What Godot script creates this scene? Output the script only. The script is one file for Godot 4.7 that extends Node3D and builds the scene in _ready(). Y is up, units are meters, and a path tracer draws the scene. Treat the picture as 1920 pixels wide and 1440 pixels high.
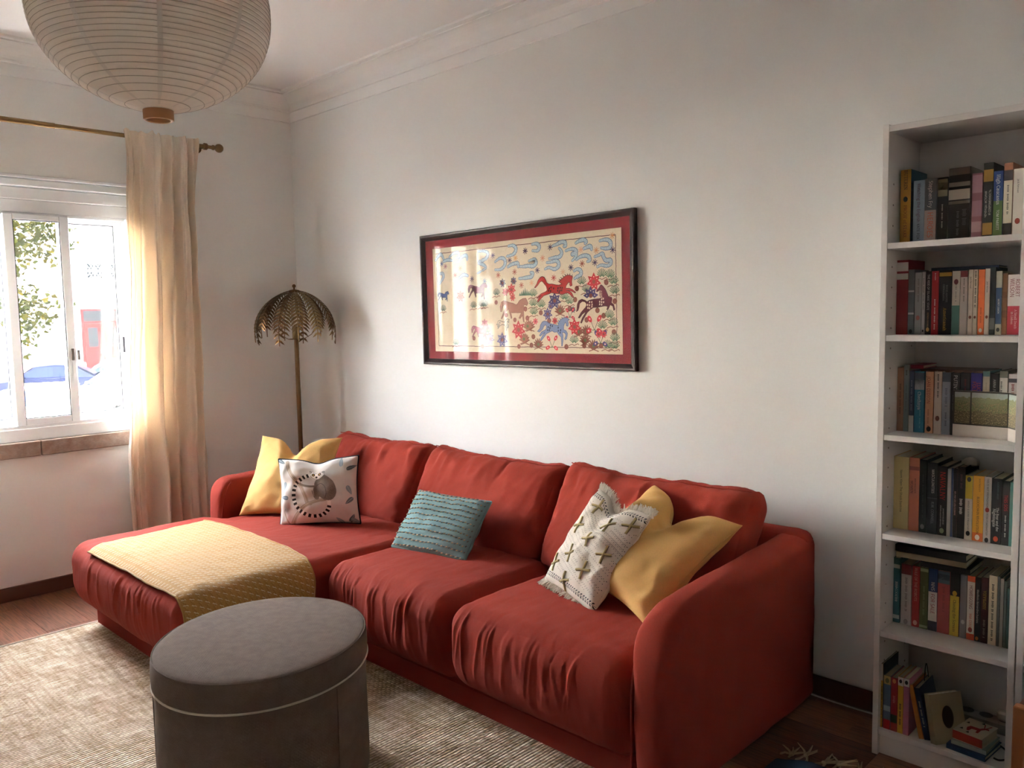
extends Node3D
# A living room: rust sofa with chaise, bookshelf, paper lantern, palm floor lamp, framed embroidery, street window.
# World: the room's far left corner stands at the origin; x runs along the sofa wall, z towards the viewer, y up.

class MB:
	# collects triangles; points are given counter-clockwise as seen from outside
	var v := PackedVector3Array()
	var uv := PackedVector2Array()
	var col := PackedColorArray()
	var ix := PackedInt32Array()
	var pairs := []
	func add(p: Vector3, t := Vector2.ZERO) -> int:
		v.append(p)
		uv.append(t)
		return v.size() - 1
	func tri(a: int, b: int, d: int) -> void:
		ix.append(a)
		ix.append(d)
		ix.append(b)
	func quad(a: int, b: int, d: int, e: int) -> void:
		tri(a, b, d)
		tri(a, d, e)
	func face(pts: Array, uvs := []) -> void:
		var i0 := v.size()
		for k in pts.size():
			add(pts[k], uvs[k] if k < uvs.size() else Vector2(pts[k].x + pts[k].z, pts[k].y))
		for k in range(1, pts.size() - 1):
			tri(i0, i0 + k, i0 + k + 1)
	func box(c: Vector3, s: Vector3, bev := 0.0, b := Basis()) -> MB:
		var h := s * 0.5
		bev = minf(bev, 0.45 * minf(s.x, minf(s.y, s.z)))
		var ax := [Vector3.RIGHT, Vector3.UP, Vector3.BACK]
		for k in 3:
			for sg in [-1.0, 1.0]:
				var n: Vector3 = ax[k] * sg
				var t1: Vector3 = ax[(k + 1) % 3]
				var t2: Vector3 = ax[(k + 2) % 3] * sg
				var hu: float = h[(k + 1) % 3]
				var hv: float = h[(k + 2) % 3]
				var o: Vector3 = n * h[k]
				var q := []
				var w := []
				for e in [[-1, -1], [1, -1], [1, 1], [-1, 1]]:
					q.append(c + b * (o + t1 * e[0] * (hu - bev) + t2 * e[1] * (hv - bev)))
					w.append(Vector2((e[0] * 0.5 + 0.5) * hu * 2.0, (e[1] * 0.5 + 0.5) * hv * 2.0))
				face(q, w)
		if bev > 0.0:
			for k in 3:
				var a: Vector3 = ax[k]
				var u: Vector3 = ax[(k + 1) % 3]
				var w: Vector3 = ax[(k + 2) % 3]
				var hk: float = h[k] - bev
				for su in [-1.0, 1.0]:
					for sw in [-1.0, 1.0]:
						var p1: Vector3 = u * su * h[(k + 1) % 3] + w * sw * (h[(k + 2) % 3] - bev)
						var p2: Vector3 = u * su * (h[(k + 1) % 3] - bev) + w * sw * h[(k + 2) % 3]
						var q := [p1 - a * hk, p1 + a * hk, p2 + a * hk, p2 - a * hk]
						if su * sw > 0.0:
							q.reverse()
						face(q.map(func(x): return c + b * x))
			for sx in [-1.0, 1.0]:
				for sy in [-1.0, 1.0]:
					for sz in [-1.0, 1.0]:
						var q := [Vector3(sx * h.x, sy * (h.y - bev), sz * (h.z - bev)), Vector3(sx * (h.x - bev), sy * h.y, sz * (h.z - bev)), Vector3(sx * (h.x - bev), sy * (h.y - bev), sz * h.z)]
						if sx * sy * sz < 0.0:
							q.reverse()
						face(q.map(func(x): return c + b * x))
		return self
	func span(a: Vector3, z: Vector3, bev := 0.0) -> MB:
		return box((a + z) * 0.5, (z - a).abs(), bev)
	func grid(nu: int, nv: int, f: Callable, closed := false) -> int:
		# f(u, v) in 0..1 gives a point; the outside is on the left of u x v
		var i0 := v.size()
		for j in nv + 1:
			for i in nu + 1:
				add(f.call(float(i) / nu, float(j) / nv), Vector2(float(i) / nu, 1.0 - float(j) / nv))
		var w := nu + 1
		for j in nv:
			for i in nu:
				var a := i0 + j * w + i
				quad(a, a + 1, a + w + 1, a + w)
			if closed:
				pairs.append([i0 + j * w, i0 + j * w + nu])
		if closed:
			pairs.append([i0 + nv * w, i0 + nv * w + nu])
		return i0
	func lathe(prof: Array, n: int, c: Vector3, b := Basis(), sx := 1.0, sz := 1.0) -> MB:
		# profile of (radius, height), from the bottom up for an outside that faces outwards
		var m := prof.size() - 1
		grid(n, m, func(u, t):
			var q: Vector2 = prof[int(round(t * m))]
			var a: float = -u * TAU
			return c + b * Vector3(cos(a) * q.x * sx, q.y, sin(a) * q.x * sz), true)
		return self
	func disc(c: Vector3, r: float, n: int, b := Basis(), sx := 1.0, sz := 1.0) -> MB:
		var q := []
		for i in n:
			var a := -TAU * i / n
			q.append(c + b * Vector3(cos(a) * r * sx, 0, sin(a) * r * sz))
		face(q)
		return self
	func rod(a: Vector3, z: Vector3, r0: float, r1: float, n := 12, caps := true) -> MB:
		var d := (z - a).normalized()
		var s := d.cross(Vector3.UP if absf(d.y) < 0.9 else Vector3.RIGHT).normalized()
		var b := Basis(s, d, s.cross(d))
		lathe([Vector2(r0, 0), Vector2(r1, a.distance_to(z))], n, a, b)
		if caps:
			disc(z, r1, n, b)
			disc(a, r0, n, Basis(s, -d, -s.cross(d)))
		return self
	func tube(path: Array, r: float, n := 8, caps := true, radii := []) -> MB:
		var m := path.size() - 1
		var fr := []
		var s := Vector3.ZERO
		for i in m + 1:
			var d: Vector3 = (path[mini(i + 1, m)] - path[maxi(i - 1, 0)]).normalized()
			if s == Vector3.ZERO:
				s = d.cross(Vector3.UP if absf(d.y) < 0.9 else Vector3.RIGHT).normalized()
			s = (s - d * s.dot(d)).normalized()
			fr.append([s, d.cross(s), d])
		grid(n, m, func(u, t):
			var k := int(round(t * m))
			var a: float = u * TAU
			var rr: float = radii[k] if k < radii.size() else r
			return path[k] + (fr[k][0] * cos(a) + fr[k][1] * sin(a)) * rr, true)
		if caps:
			for e in [0, m]:
				var q := []
				var rr: float = radii[e] if e < radii.size() else r
				for i in n:
					var a := TAU * i / n * (1.0 if e else -1.0)
					q.append(path[e] + (fr[e][0] * cos(a) + fr[e][1] * sin(a)) * rr)
				face(q)
		return self
	func prism(poly: PackedVector2Array, b: Basis, o: Vector3, d: float) -> MB:
		# an outline in b's x and y, given counter-clockwise, pushed out along b's z by d
		var t := Geometry2D.triangulate_polygon(poly)
		if t.is_empty():
			return self
		for e in [0.0, d]:
			var i0 := v.size()
			for q in poly:
				add(o + b * Vector3(q.x, q.y, e), q)
			for k in range(0, t.size(), 3):
				var ccw := (poly[t[k + 1]] - poly[t[k]]).cross(poly[t[k + 2]] - poly[t[k]]) > 0.0
				if ccw == (e > 0.0):
					tri(i0 + t[k], i0 + t[k + 1], i0 + t[k + 2])
				else:
					tri(i0 + t[k], i0 + t[k + 2], i0 + t[k + 1])
		for k in poly.size():
			var p := poly[k]
			var q := poly[(k + 1) % poly.size()]
			face([o + b * Vector3(p.x, p.y, 0), o + b * Vector3(q.x, q.y, 0), o + b * Vector3(q.x, q.y, d), o + b * Vector3(p.x, p.y, d)])
		return self
	func soft(h: Vector3, r: float, n: Vector3i, f: Callable) -> MB:
		# a box of half size h with edges rounded by r; f(point, normal, unit place in -1..1) moves each point
		var i0 := v.size()
		var ax := [Vector3.RIGHT, Vector3.UP, Vector3.BACK]
		var at := {}
		for k in 3:
			for sg in [-1.0, 1.0]:
				var k1 := (k + 1) % 3
				var k2 := (k + 2) % 3
				var rows := []
				for j in n[k2] + 1:
					var row := PackedInt32Array()
					for i in n[k1] + 1:
						var p := Vector3.ZERO
						p[k] = sg
						p[k1] = sin((2.0 * i / n[k1] - 1.0) * 1.35) / sin(1.35)
						p[k2] = sin((2.0 * j / n[k2] - 1.0) * 1.35) / sin(1.35)
						var key := Vector3i((p * 100000.0).round())
						if not at.has(key):
							var q := p * h
							var inn := q.clamp(-h + Vector3.ONE * r, h - Vector3.ONE * r)
							var d := (q - inn).normalized()
							at[key] = add(f.call(inn + d * r, d, p), Vector2(p[k1], p[k2]))
						row.append(at[key])
					rows.append(row)
				for j in n[k2]:
					for i in n[k1]:
						if sg > 0.0:
							quad(rows[j][i], rows[j][i + 1], rows[j + 1][i + 1], rows[j + 1][i])
						else:
							quad(rows[j][i], rows[j + 1][i], rows[j + 1][i + 1], rows[j][i + 1])
		return self
	func moved(d: Vector3) -> MB:
		for i in v.size():
			v[i] += d
		return self
	func turned(t: Transform3D) -> MB:
		for i in v.size():
			v[i] = t * v[i]
		return self
	func mesh() -> ArrayMesh:
		var nn := PackedVector3Array()
		nn.resize(v.size())
		for k in range(0, ix.size(), 3):
			var a := ix[k]
			var b := ix[k + 2]
			var d := ix[k + 1]
			var m := (v[b] - v[a]).cross(v[d] - v[a])
			nn[a] += m
			nn[b] += m
			nn[d] += m
		for q in pairs:
			var m: Vector3 = nn[q[0]] + nn[q[1]]
			nn[q[0]] = m
			nn[q[1]] = m
		for k in nn.size():
			nn[k] = nn[k].normalized() if nn[k].length_squared() > 0.0 else Vector3.UP
		var ar := []
		ar.resize(Mesh.ARRAY_MAX)
		ar[Mesh.ARRAY_VERTEX] = v
		ar[Mesh.ARRAY_NORMAL] = nn
		ar[Mesh.ARRAY_TEX_UV] = uv
		if col.size() == v.size():
			ar[Mesh.ARRAY_COLOR] = col
		ar[Mesh.ARRAY_INDEX] = ix
		var am := ArrayMesh.new()
		am.add_surface_from_arrays(Mesh.PRIMITIVE_TRIANGLES, ar)
		return am

var rng := RandomNumberGenerator.new()
var taken := {}
var origin := {}
var M := {}

func numbered(called: String) -> String:
	var k: int = taken.get(called, 0)
	taken[called] = k + 1
	return called if k == 0 else "%s_%03d" % [called, k]

func say(o: Node, label := "", category := "", group := "", kind := "") -> Node:
	for e in [["label", label], ["category", category], ["group", group], ["kind", kind]]:
		if e[1] != "":
			o.set_meta(e[0], e[1])
	return o

func thing(called: String, label: String, category: String, at := Vector3.ZERO, group := "") -> Node3D:
	# a node at the base of a thing; the shapes of its parts are given in the room's own metres unless it is turned later
	var o := Node3D.new()
	o.name = numbered(called)
	add_child(o)
	o.position = at
	origin[o] = at
	say(o, label, category, group)
	return o

func part(parent: Node, called: String, m, material: Material, label := "") -> MeshInstance3D:
	var o := MeshInstance3D.new()
	o.name = called
	if m is MB:
		if origin.get(parent, Vector3.ZERO) != Vector3.ZERO:
			m.moved(-origin[parent])
		o.mesh = m.mesh()
	else:
		o.mesh = m
	o.material_override = material
	parent.add_child(o, true)
	origin[o] = origin.get(parent, Vector3.ZERO)
	if label != "":
		o.set_meta("label", label)
	return o

func single(called: String, m: MB, material: Material, label: String, category: String, group := "") -> MeshInstance3D:
	var o := part(self, numbered(called), m, material)
	say(o, label, category, group)
	return o

func struct(called: String, m: MB, material: Material, parent: Node = null) -> MeshInstance3D:
	var o := part(self if parent == null else parent, called, m, material)
	if parent == null:
		o.set_meta("kind", "structure")
	return o

func hexc(s: String) -> Color:
	return Color.html(s)

func mat(color, rough := 0.6, metal := 0.0, spec := 0.5) -> StandardMaterial3D:
	var m := StandardMaterial3D.new()
	m.albedo_color = color if color is Color else hexc(color)
	m.roughness = rough
	m.metallic = metal
	m.metallic_specular = spec
	return m

func tri_mat(m: StandardMaterial3D, scale: float, world := false) -> StandardMaterial3D:
	m.uv1_triplanar = true
	m.uv1_world_triplanar = world
	m.uv1_scale = Vector3.ONE * scale
	return m

func noise(freq: float, sd: int, oct := 3) -> FastNoiseLite:
	var n := FastNoiseLite.new()
	n.noise_type = FastNoiseLite.TYPE_SIMPLEX_SMOOTH
	n.frequency = freq
	n.seed = sd
	n.fractal_octaves = oct
	return n

func tex(im: Image) -> ImageTexture:
	return ImageTexture.create_from_image(im)

func paint(w: int, h: int, f: Callable) -> Image:
	var im := Image.create(w, h, false, Image.FORMAT_RGB8)
	for y in h:
		for x in w:
			im.set_pixel(x, y, f.call(x, y))
	return im

func relief(m: StandardMaterial3D, im: Image, strength: float, size := 1.0) -> void:
	var b: Image = im.duplicate()
	b.convert(Image.FORMAT_RGBA8)
	b.bump_map_to_normal_map(strength)
	m.normal_enabled = true
	m.normal_scale = size
	m.normal_texture = tex(b)

# drawing on pictures -------------------------------------------------------
func ink_poly(im: Image, poly: PackedVector2Array, c: Color) -> void:
	var lo := poly[0]
	var hi := poly[0]
	for q in poly:
		lo = lo.min(q)
		hi = hi.max(q)
	for y in range(maxi(0, int(lo.y)), mini(im.get_height() - 1, int(hi.y) + 1) + 1):
		var fy := y + 0.5
		var xs := []
		for k in poly.size():
			var a := poly[k]
			var b := poly[(k + 1) % poly.size()]
			if (a.y <= fy) != (b.y <= fy):
				xs.append(a.x + (fy - a.y) / (b.y - a.y) * (b.x - a.x))
		xs.sort()
		for k in range(0, xs.size() - 1, 2):
			var x0 := int(round(xs[k]))
			var x1 := int(round(xs[k + 1]))
			if x1 > x0:
				im.fill_rect(Rect2i(x0, y, x1 - x0, 1), c)

func ink_dot(im: Image, p: Vector2, r: float, c: Color, ry := -1.0, turn := 0.0) -> void:
	var q := PackedVector2Array()
	if ry < 0.0:
		ry = r
	for i in 14:
		var a := TAU * i / 14.0
		q.append(p + Vector2(cos(a) * r, sin(a) * ry).rotated(turn))
	ink_poly(im, q, c)

func ink_line(im: Image, pts: PackedVector2Array, w0: float, w1: float, c: Color) -> void:
	# a stroke that swells or tapers from w0 to w1
	var n := pts.size() - 1
	for k in n:
		var a := pts[k]
		var b := pts[k + 1]
		var wa := lerpf(w0, w1, float(k) / n) * 0.5
		var wb := lerpf(w0, w1, float(k + 1) / n) * 0.5
		var s := (b - a).normalized().orthogonal()
		ink_poly(im, PackedVector2Array([a + s * wa, b + s * wb, b - s * wb, a - s * wa]), c)
		ink_dot(im, b, wb, c)

func curve(flat: Array, steps := 6) -> PackedVector2Array:
	# a smooth line through x, y, x, y ...
	var p := []
	for k in range(0, flat.size(), 2):
		p.append(Vector2(flat[k], flat[k + 1]))
	var out := PackedVector2Array()
	for k in p.size() - 1:
		for s in steps:
			out.append(p[k].cubic_interpolate(p[k + 1], p[maxi(k - 1, 0)], p[mini(k + 2, p.size() - 1)], float(s) / steps))
	out.append(p[-1])
	return out

func loop(flat: Array, steps := 5) -> PackedVector2Array:
	var n := flat.size() / 2
	var out := PackedVector2Array()
	var at := func(k): return Vector2(flat[(k % n) * 2], flat[(k % n) * 2 + 1])
	for k in n:
		for s in steps:
			out.append(at.call(k).cubic_interpolate(at.call(k + 1), at.call(k + n - 1), at.call(k + 2), float(s) / steps))
	return out

func shift(poly: PackedVector2Array, s: Vector2, o: Vector2) -> PackedVector2Array:
	var q := PackedVector2Array()
	for p in poly:
		q.append(p * s + o)
	return q

func _ready() -> void:
	rng.seed = 20240611
	stage()
	materials()
	room()
	window_and_curtains()
	street()
	sofa()
	cushions()
	ottoman_and_rugs()
	lights_hung()
	picture()
	bookcase()
	library()
	trifles()

func stage() -> void:
	var cam := Camera3D.new()
	cam.name = "camera"
	cam.fov = 50.254
	cam.near = 0.05
	cam.far = 400.0
	cam.transform = Transform3D(Basis(Vector3(0.715786, -0.019665, -0.698043), Vector3(-0.045691, 0.996143, -0.074916), Vector3(0.696823, 0.085518, 0.712126)), Vector3(4.8689, 1.4635, 2.9417))
	add_child(cam)
	cam.current = true
	var e := Environment.new()
	var sm := ProceduralSkyMaterial.new()
	sm.sky_top_color = Color(0.88, 0.91, 0.96)
	sm.sky_horizon_color = Color(1.0, 0.995, 0.98)
	sm.ground_bottom_color = Color(0.5, 0.49, 0.47)
	sm.ground_horizon_color = Color(0.75, 0.75, 0.75)
	sm.sun_angle_max = 8.0
	var sky := Sky.new()
	sky.sky_material = sm
	e.background_mode = Environment.BG_SKY
	e.sky = sky
	e.background_energy_multiplier = 19.0
	e.tonemap_mode = Environment.TONE_MAPPER_LINEAR
	e.tonemap_exposure = 6.4
	e.sdfgi_enabled = true
	e.ssao_enabled = true
	e.ssil_enabled = true
	var we := WorldEnvironment.new()
	we.name = "world_environment"
	we.environment = e
	add_child(we)
	# the sun stands behind this building, lights the far side of the street and never looks in at the window
	var sun := DirectionalLight3D.new()
	sun.name = "sun"
	sun.light_color = Color(1.0, 0.985, 0.95)
	sun.light_energy = 68.0
	sun.light_angular_distance = 0.6
	sun.shadow_enabled = true
	sun.basis = Basis.looking_at(Vector3(-0.62, -0.66, 0.42).normalized())
	add_child(sun)

func materials() -> void:
	# paint
	var n := noise(0.02, 3, 4)
	var im := n.get_seamless_image(512, 512)
	M.wall = tri_mat(mat(Color(0.925, 0.928, 0.915), 0.75, 0.0, 0.3), 0.9, true)
	relief(M.wall, im, 1.2, 0.25)
	M.ceil = mat(Color(0.945, 0.948, 0.94), 0.8, 0.0, 0.3)
	M.white = mat(Color(0.9, 0.91, 0.92), 0.3)
	M.alu = mat(Color(0.87, 0.88, 0.89), 0.35)
	M.gasket = mat("2a2a33", 0.6)
	M.glass = mat(Color(0.9, 0.95, 0.95, 0.03), 0.02)
	M.glass.transparency = BaseMaterial3D.TRANSPARENCY_ALPHA
	M.brass = mat("8a7350", 0.32, 1.0)
	M.antique = mat("6d5439", 0.38, 1.0)
	M.black = mat("1c1a1a", 0.5)
	M.stone = tri_mat(mat(Color.WHITE, 0.55), 2.0, true)
	var ns := noise(0.03, 9, 4)
	var ng := noise(0.2, 19, 2)
	M.stone.albedo_texture = tex(paint(256, 256, func(x, y):
		var a := ns.get_noise_2d(x, y) * 0.5 + 0.5
		var b := ng.get_noise_2d(x * 0.5, y) * 0.5 + 0.5
		return hexc("93786a").lerp(hexc("a99a8d"), clampf(a * 1.5 - 0.3, 0, 1)).darkened(b * 0.12)))
	# woven cloth: one thread relief shared by all plain fabrics
	var nt := noise(0.08, 5, 2)
	var weave := paint(256, 256, func(x, y):
		var a := sin(x * TAU / 8.0) * sin(y * TAU / 8.0)
		var t := 0.5 + 0.5 * sin((x + 4.0 * float(int(y / 4.0) % 2)) * TAU / 8.0)
		var g := 0.62 + 0.16 * a + 0.12 * (t - 0.5) + 0.3 * nt.get_noise_2d(x * 0.3, y * 2.0) + 0.25 * nt.get_noise_2d(x * 2.0 + 400.0, y * 0.3)
		return Color(g, g, g))
	M.weave = weave
	M.red = cloth(Color(0.53, 0.19, 0.145), 16.0, 0.5, 0.9, 0.35)
	M.yellow = cloth(Color(0.83, 0.655, 0.405), 16.0, 0.35, 0.8, 0.3)
	M.cream = cloth(Color(0.93, 0.9, 0.85), 18.0, 0.3, 0.9, 0.2)
	M.pouf = cloth(Color(0.43, 0.375, 0.34), 14.0, 0.35, 0.95, 0.6)
	# suede nap: brushed patches of the same taupe
	var nn := noise(0.018, 44, 4)
	var nb := noise(0.16, 45, 2)
	M.pouf.albedo_texture = tex(paint(384, 384, func(x: int, y: int):
		var g := clampf(0.94 + 0.08 * nn.get_noise_2d(x, y) + 0.07 * nb.get_noise_2d(x, y * 1.3), 0.0, 1.0)
		return Color(g, g * 0.995, g * 0.985)))
	M.pouf.uv1_scale = Vector3.ONE * 3.2
	M.pouf.normal_scale = 0.2
	M.curtain = cloth(Color(0.93, 0.895, 0.84), 12.0, 0.2, 0.95, 0.1)
	M.curtain.backlight_enabled = true
	M.curtain.backlight = Color(0.66, 0.58, 0.49)
	# wood
	var nw := noise(0.012, 21, 4)
	var nf := noise(0.09, 22, 3)
	var grain := func(base: Color, dark: Color, contrast: float, sd: float) -> ImageTexture:
		return tex(paint(512, 128, func(x, y):
			var w := nw.get_noise_2d(x * 0.35 + sd, y * 3.0) * 14.0
			var r := 0.5 + 0.5 * sin((y * 0.16 + w * 0.55) * 1.3)
			var f := nf.get_noise_2d(x * 0.12 + sd, y * 2.4)
			return base.lerp(dark, clampf(contrast * (0.55 * r + 0.9 * f), 0.0, 1.0))))
	M.plank = []
	for k in 5:
		var base: Color = [hexc("8a5a40"), hexc("7b4d36"), hexc("936248"), hexc("6f4531"), hexc("82563f")][k]
		var m := mat(Color.WHITE, 0.38, 0.0, 0.45)
		m.albedo_texture = grain.call(base, base.darkened(0.45), 0.75, 137.0 * k)
		M.plank.append(m)
	M.skirt = tri_mat(mat("5b3a29", 0.45), 2.0, true)
	M.shelf = mat(Color(0.895, 0.885, 0.87), 0.42)
	M.pale_wood = mat("a8744c", 0.5)

func cloth(c: Color, scale: float, thread: float, rough := 0.9, sheen := 0.3) -> StandardMaterial3D:
	var m := tri_mat(mat(c, rough, 0.0, 0.25), scale)
	m.albedo_texture = M.get("weave_tex")
	if m.albedo_texture == null:
		var im: Image = M.weave.duplicate()
		for y in im.get_height():
			for x in im.get_width():
				var g := im.get_pixel(x, y).r
				im.set_pixel(x, y, Color.WHITE * clampf(0.84 + 0.26 * g, 0.0, 1.0))
		M.weave_tex = tex(im)
		var b: Image = M.weave.duplicate()
		b.convert(Image.FORMAT_RGBA8)
		b.bump_map_to_normal_map(3.0)
		M.weave_bump = tex(b)
		m.albedo_texture = M.weave_tex
	m.normal_enabled = true
	m.normal_scale = thread
	m.normal_texture = M.weave_bump
	m.rim_enabled = true
	m.rim = sheen
	m.rim_tint = 0.8
	return m

const RX := 5.45   # room size
const RZ := 3.6
const CH := 2.90
const WZ0 := 1.03  # window opening
const WZ1 := 2.42
const WY0 := 0.838
const WY1 := 2.235
const DZ0 := 0.75  # doorway
const DZ1 := 2.75
const DH := 2.15

func room() -> void:
	var t := 0.28
	# floor: a screed with planks laid along x, each one a part
	var fl := struct("floor", MB.new().span(Vector3(-t, -0.2, -t), Vector3(RX + t, -0.012, RZ + t)), mat("3a2a22", 0.9))
	var w := 0.194
	var zs := 0.012 - 0.15
	var row := 0
	while zs < RZ:
		var x0 := -0.15 - fposmod(row * 0.47, 1.25)
		while x0 < RX:
			var a := Vector3(maxf(x0, 0.0) + 0.0006, -0.012, maxf(zs, 0.0) + 0.0006)
			var b := Vector3(minf(x0 + 1.25, RX) - 0.0006, 0.0, minf(zs + w, RZ) - 0.0006)
			if b.x - a.x > 0.02 and b.z - a.z > 0.02:
				var mb := MB.new().span(a, b, 0.0012)
				var off := rng.randf()
				for k in mb.v.size():
					mb.uv[k] = Vector2((mb.v[k].x - x0) / 1.25 + off, (mb.v[k].z - zs) / w)
				part(fl, "plank", mb, M.plank[rng.randi() % 5])
			x0 += 1.25
		zs += w
		row += 1
	struct("ceiling", MB.new().span(Vector3(-t, CH, -t), Vector3(RX + t, CH + t, RZ + t)), M.ceil)
	struct("wall_back", MB.new().span(Vector3(-t, -0.2, -t), Vector3(RX + t, CH, 0)), M.wall)
	# the right wall has an open double doorway to an unlit hall; the viewer stands beside it
	var wr := MB.new()
	wr.span(Vector3(RX, -0.2, 0), Vector3(RX + t, CH, DZ0))
	wr.span(Vector3(RX, -0.2, DZ1), Vector3(RX + t, CH, RZ))
	wr.span(Vector3(RX, DH, DZ0), Vector3(RX + t, CH, DZ1))
	wr.span(Vector3(RX, -0.2, DZ0), Vector3(RX + t, -0.001, DZ1))
	struct("wall_right", wr, M.wall)
	var hall := mat("8a7566", 0.85)
	struct("floor_hall", MB.new().span(Vector3(RX + t, -0.2, -0.6), Vector3(RX + 3.0, 0.0, RZ + 0.6)), mat("4a3226", 0.6))
	struct("ceiling_hall", MB.new().span(Vector3(RX + t, CH, -0.6), Vector3(RX + 3.0, CH + t, RZ + 0.6)), hall)
	var hw := MB.new()
	hw.span(Vector3(RX + 3.0, -0.2, -0.8), Vector3(RX + 3.2, CH + t, RZ + 0.8))
	hw.span(Vector3(RX + t, -0.2, -0.8), Vector3(RX + 3.0, CH + t, -0.6))
	hw.span(Vector3(RX + t, -0.2, RZ + 0.6), Vector3(RX + 3.0, CH + t, RZ + 0.8))
	struct("wall_hall", hw, hall)
	var dj := MB.new()
	for z in [DZ0, DZ1 - 0.03]:
		dj.span(Vector3(RX - 0.015, 0, z), Vector3(RX + t + 0.015, DH, z + 0.03), 0.003)
	dj.span(Vector3(RX - 0.015, DH - 0.03, DZ0), Vector3(RX + t + 0.015, DH, DZ1), 0.003)
	struct("door_1", dj, M.white)
	struct("wall_front", MB.new().span(Vector3(-t, -0.2, RZ), Vector3(RX + t, CH, RZ + t)), M.wall)
	var wl := MB.new()
	wl.span(Vector3(-t, -0.2, 0), Vector3(0, WY0 - 0.08, RZ))
	wl.span(Vector3(-t, WY1, 0), Vector3(0, CH, RZ))
	wl.span(Vector3(-t, WY0 - 0.08, 0), Vector3(0, WY1, WZ0))
	wl.span(Vector3(-t, WY0 - 0.08, WZ1), Vector3(0, WY1, RZ))
	struct("wall_left", wl, M.wall)
	# skirting
	struct("baseboard_back", MB.new().span(Vector3(0.014, 0, 0), Vector3(RX, 0.076, 0.014), 0.004), M.skirt)
	struct("baseboard_left", MB.new().span(Vector3(0, 0, 0.0), Vector3(0.014, 0.076, RZ), 0.004), M.skirt)
	struct("baseboard_right", MB.new().span(Vector3(RX - 0.014, 0, 0.014), Vector3(RX, 0.076, DZ0 - 0.001), 0.004).span(Vector3(RX - 0.014, 0, DZ1 + 0.001), Vector3(RX, 0.076, RZ), 0.004), M.skirt)
	struct("baseboard_front", MB.new().span(Vector3(0.014, 0, RZ - 0.014), Vector3(RX - 0.014, 0.076, RZ), 0.004), M.skirt)
	# cornice: a flat band on the wall, a hollow cove and a double step on the ceiling
	var prof := [Vector2(0.0, 2.736), Vector2(0.006, 2.738), Vector2(0.007, 2.80), Vector2(0.014, 2.803)]
	for k in 9:
		var a := PI / 2 * k / 8.0
		prof.append(Vector2(0.014 + 0.096 * (1.0 - cos(a)), 2.803 + 0.078 * sin(a)))
	prof.append_array([Vector2(0.114, 2.881), Vector2(0.114, 2.887), Vector2(0.142, 2.889), Vector2(0.146, 2.9005)])
	var runs := [["trim_1", Vector3.ZERO, Vector3(RX, 0, 0), Vector3.BACK], ["trim_2", Vector3(0, 0, RZ), Vector3.ZERO, Vector3.RIGHT], ["trim_3", Vector3(RX, 0, 0), Vector3(RX, 0, RZ), Vector3.LEFT], ["trim_4", Vector3(RX, 0, RZ), Vector3(0, 0, RZ), Vector3.FORWARD]]
	for r in runs:
		var mb := MB.new()
		var d: Vector3 = (r[2] - r[1]).normalized()
		for k in prof.size() - 1:
			var p: Vector2 = prof[k]
			var q: Vector2 = prof[k + 1]
			var pp := []
			for e in [[r[1], p, 1.0], [r[2], p, -1.0], [r[2], q, -1.0], [r[1], q, 1.0]]:
				pp.append(e[0] + r[3] * e[1].x + Vector3.UP * e[1].y + d * e[2] * e[1].x)
			mb.face(pp)
		struct(r[0], mb, M.ceil)

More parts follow.
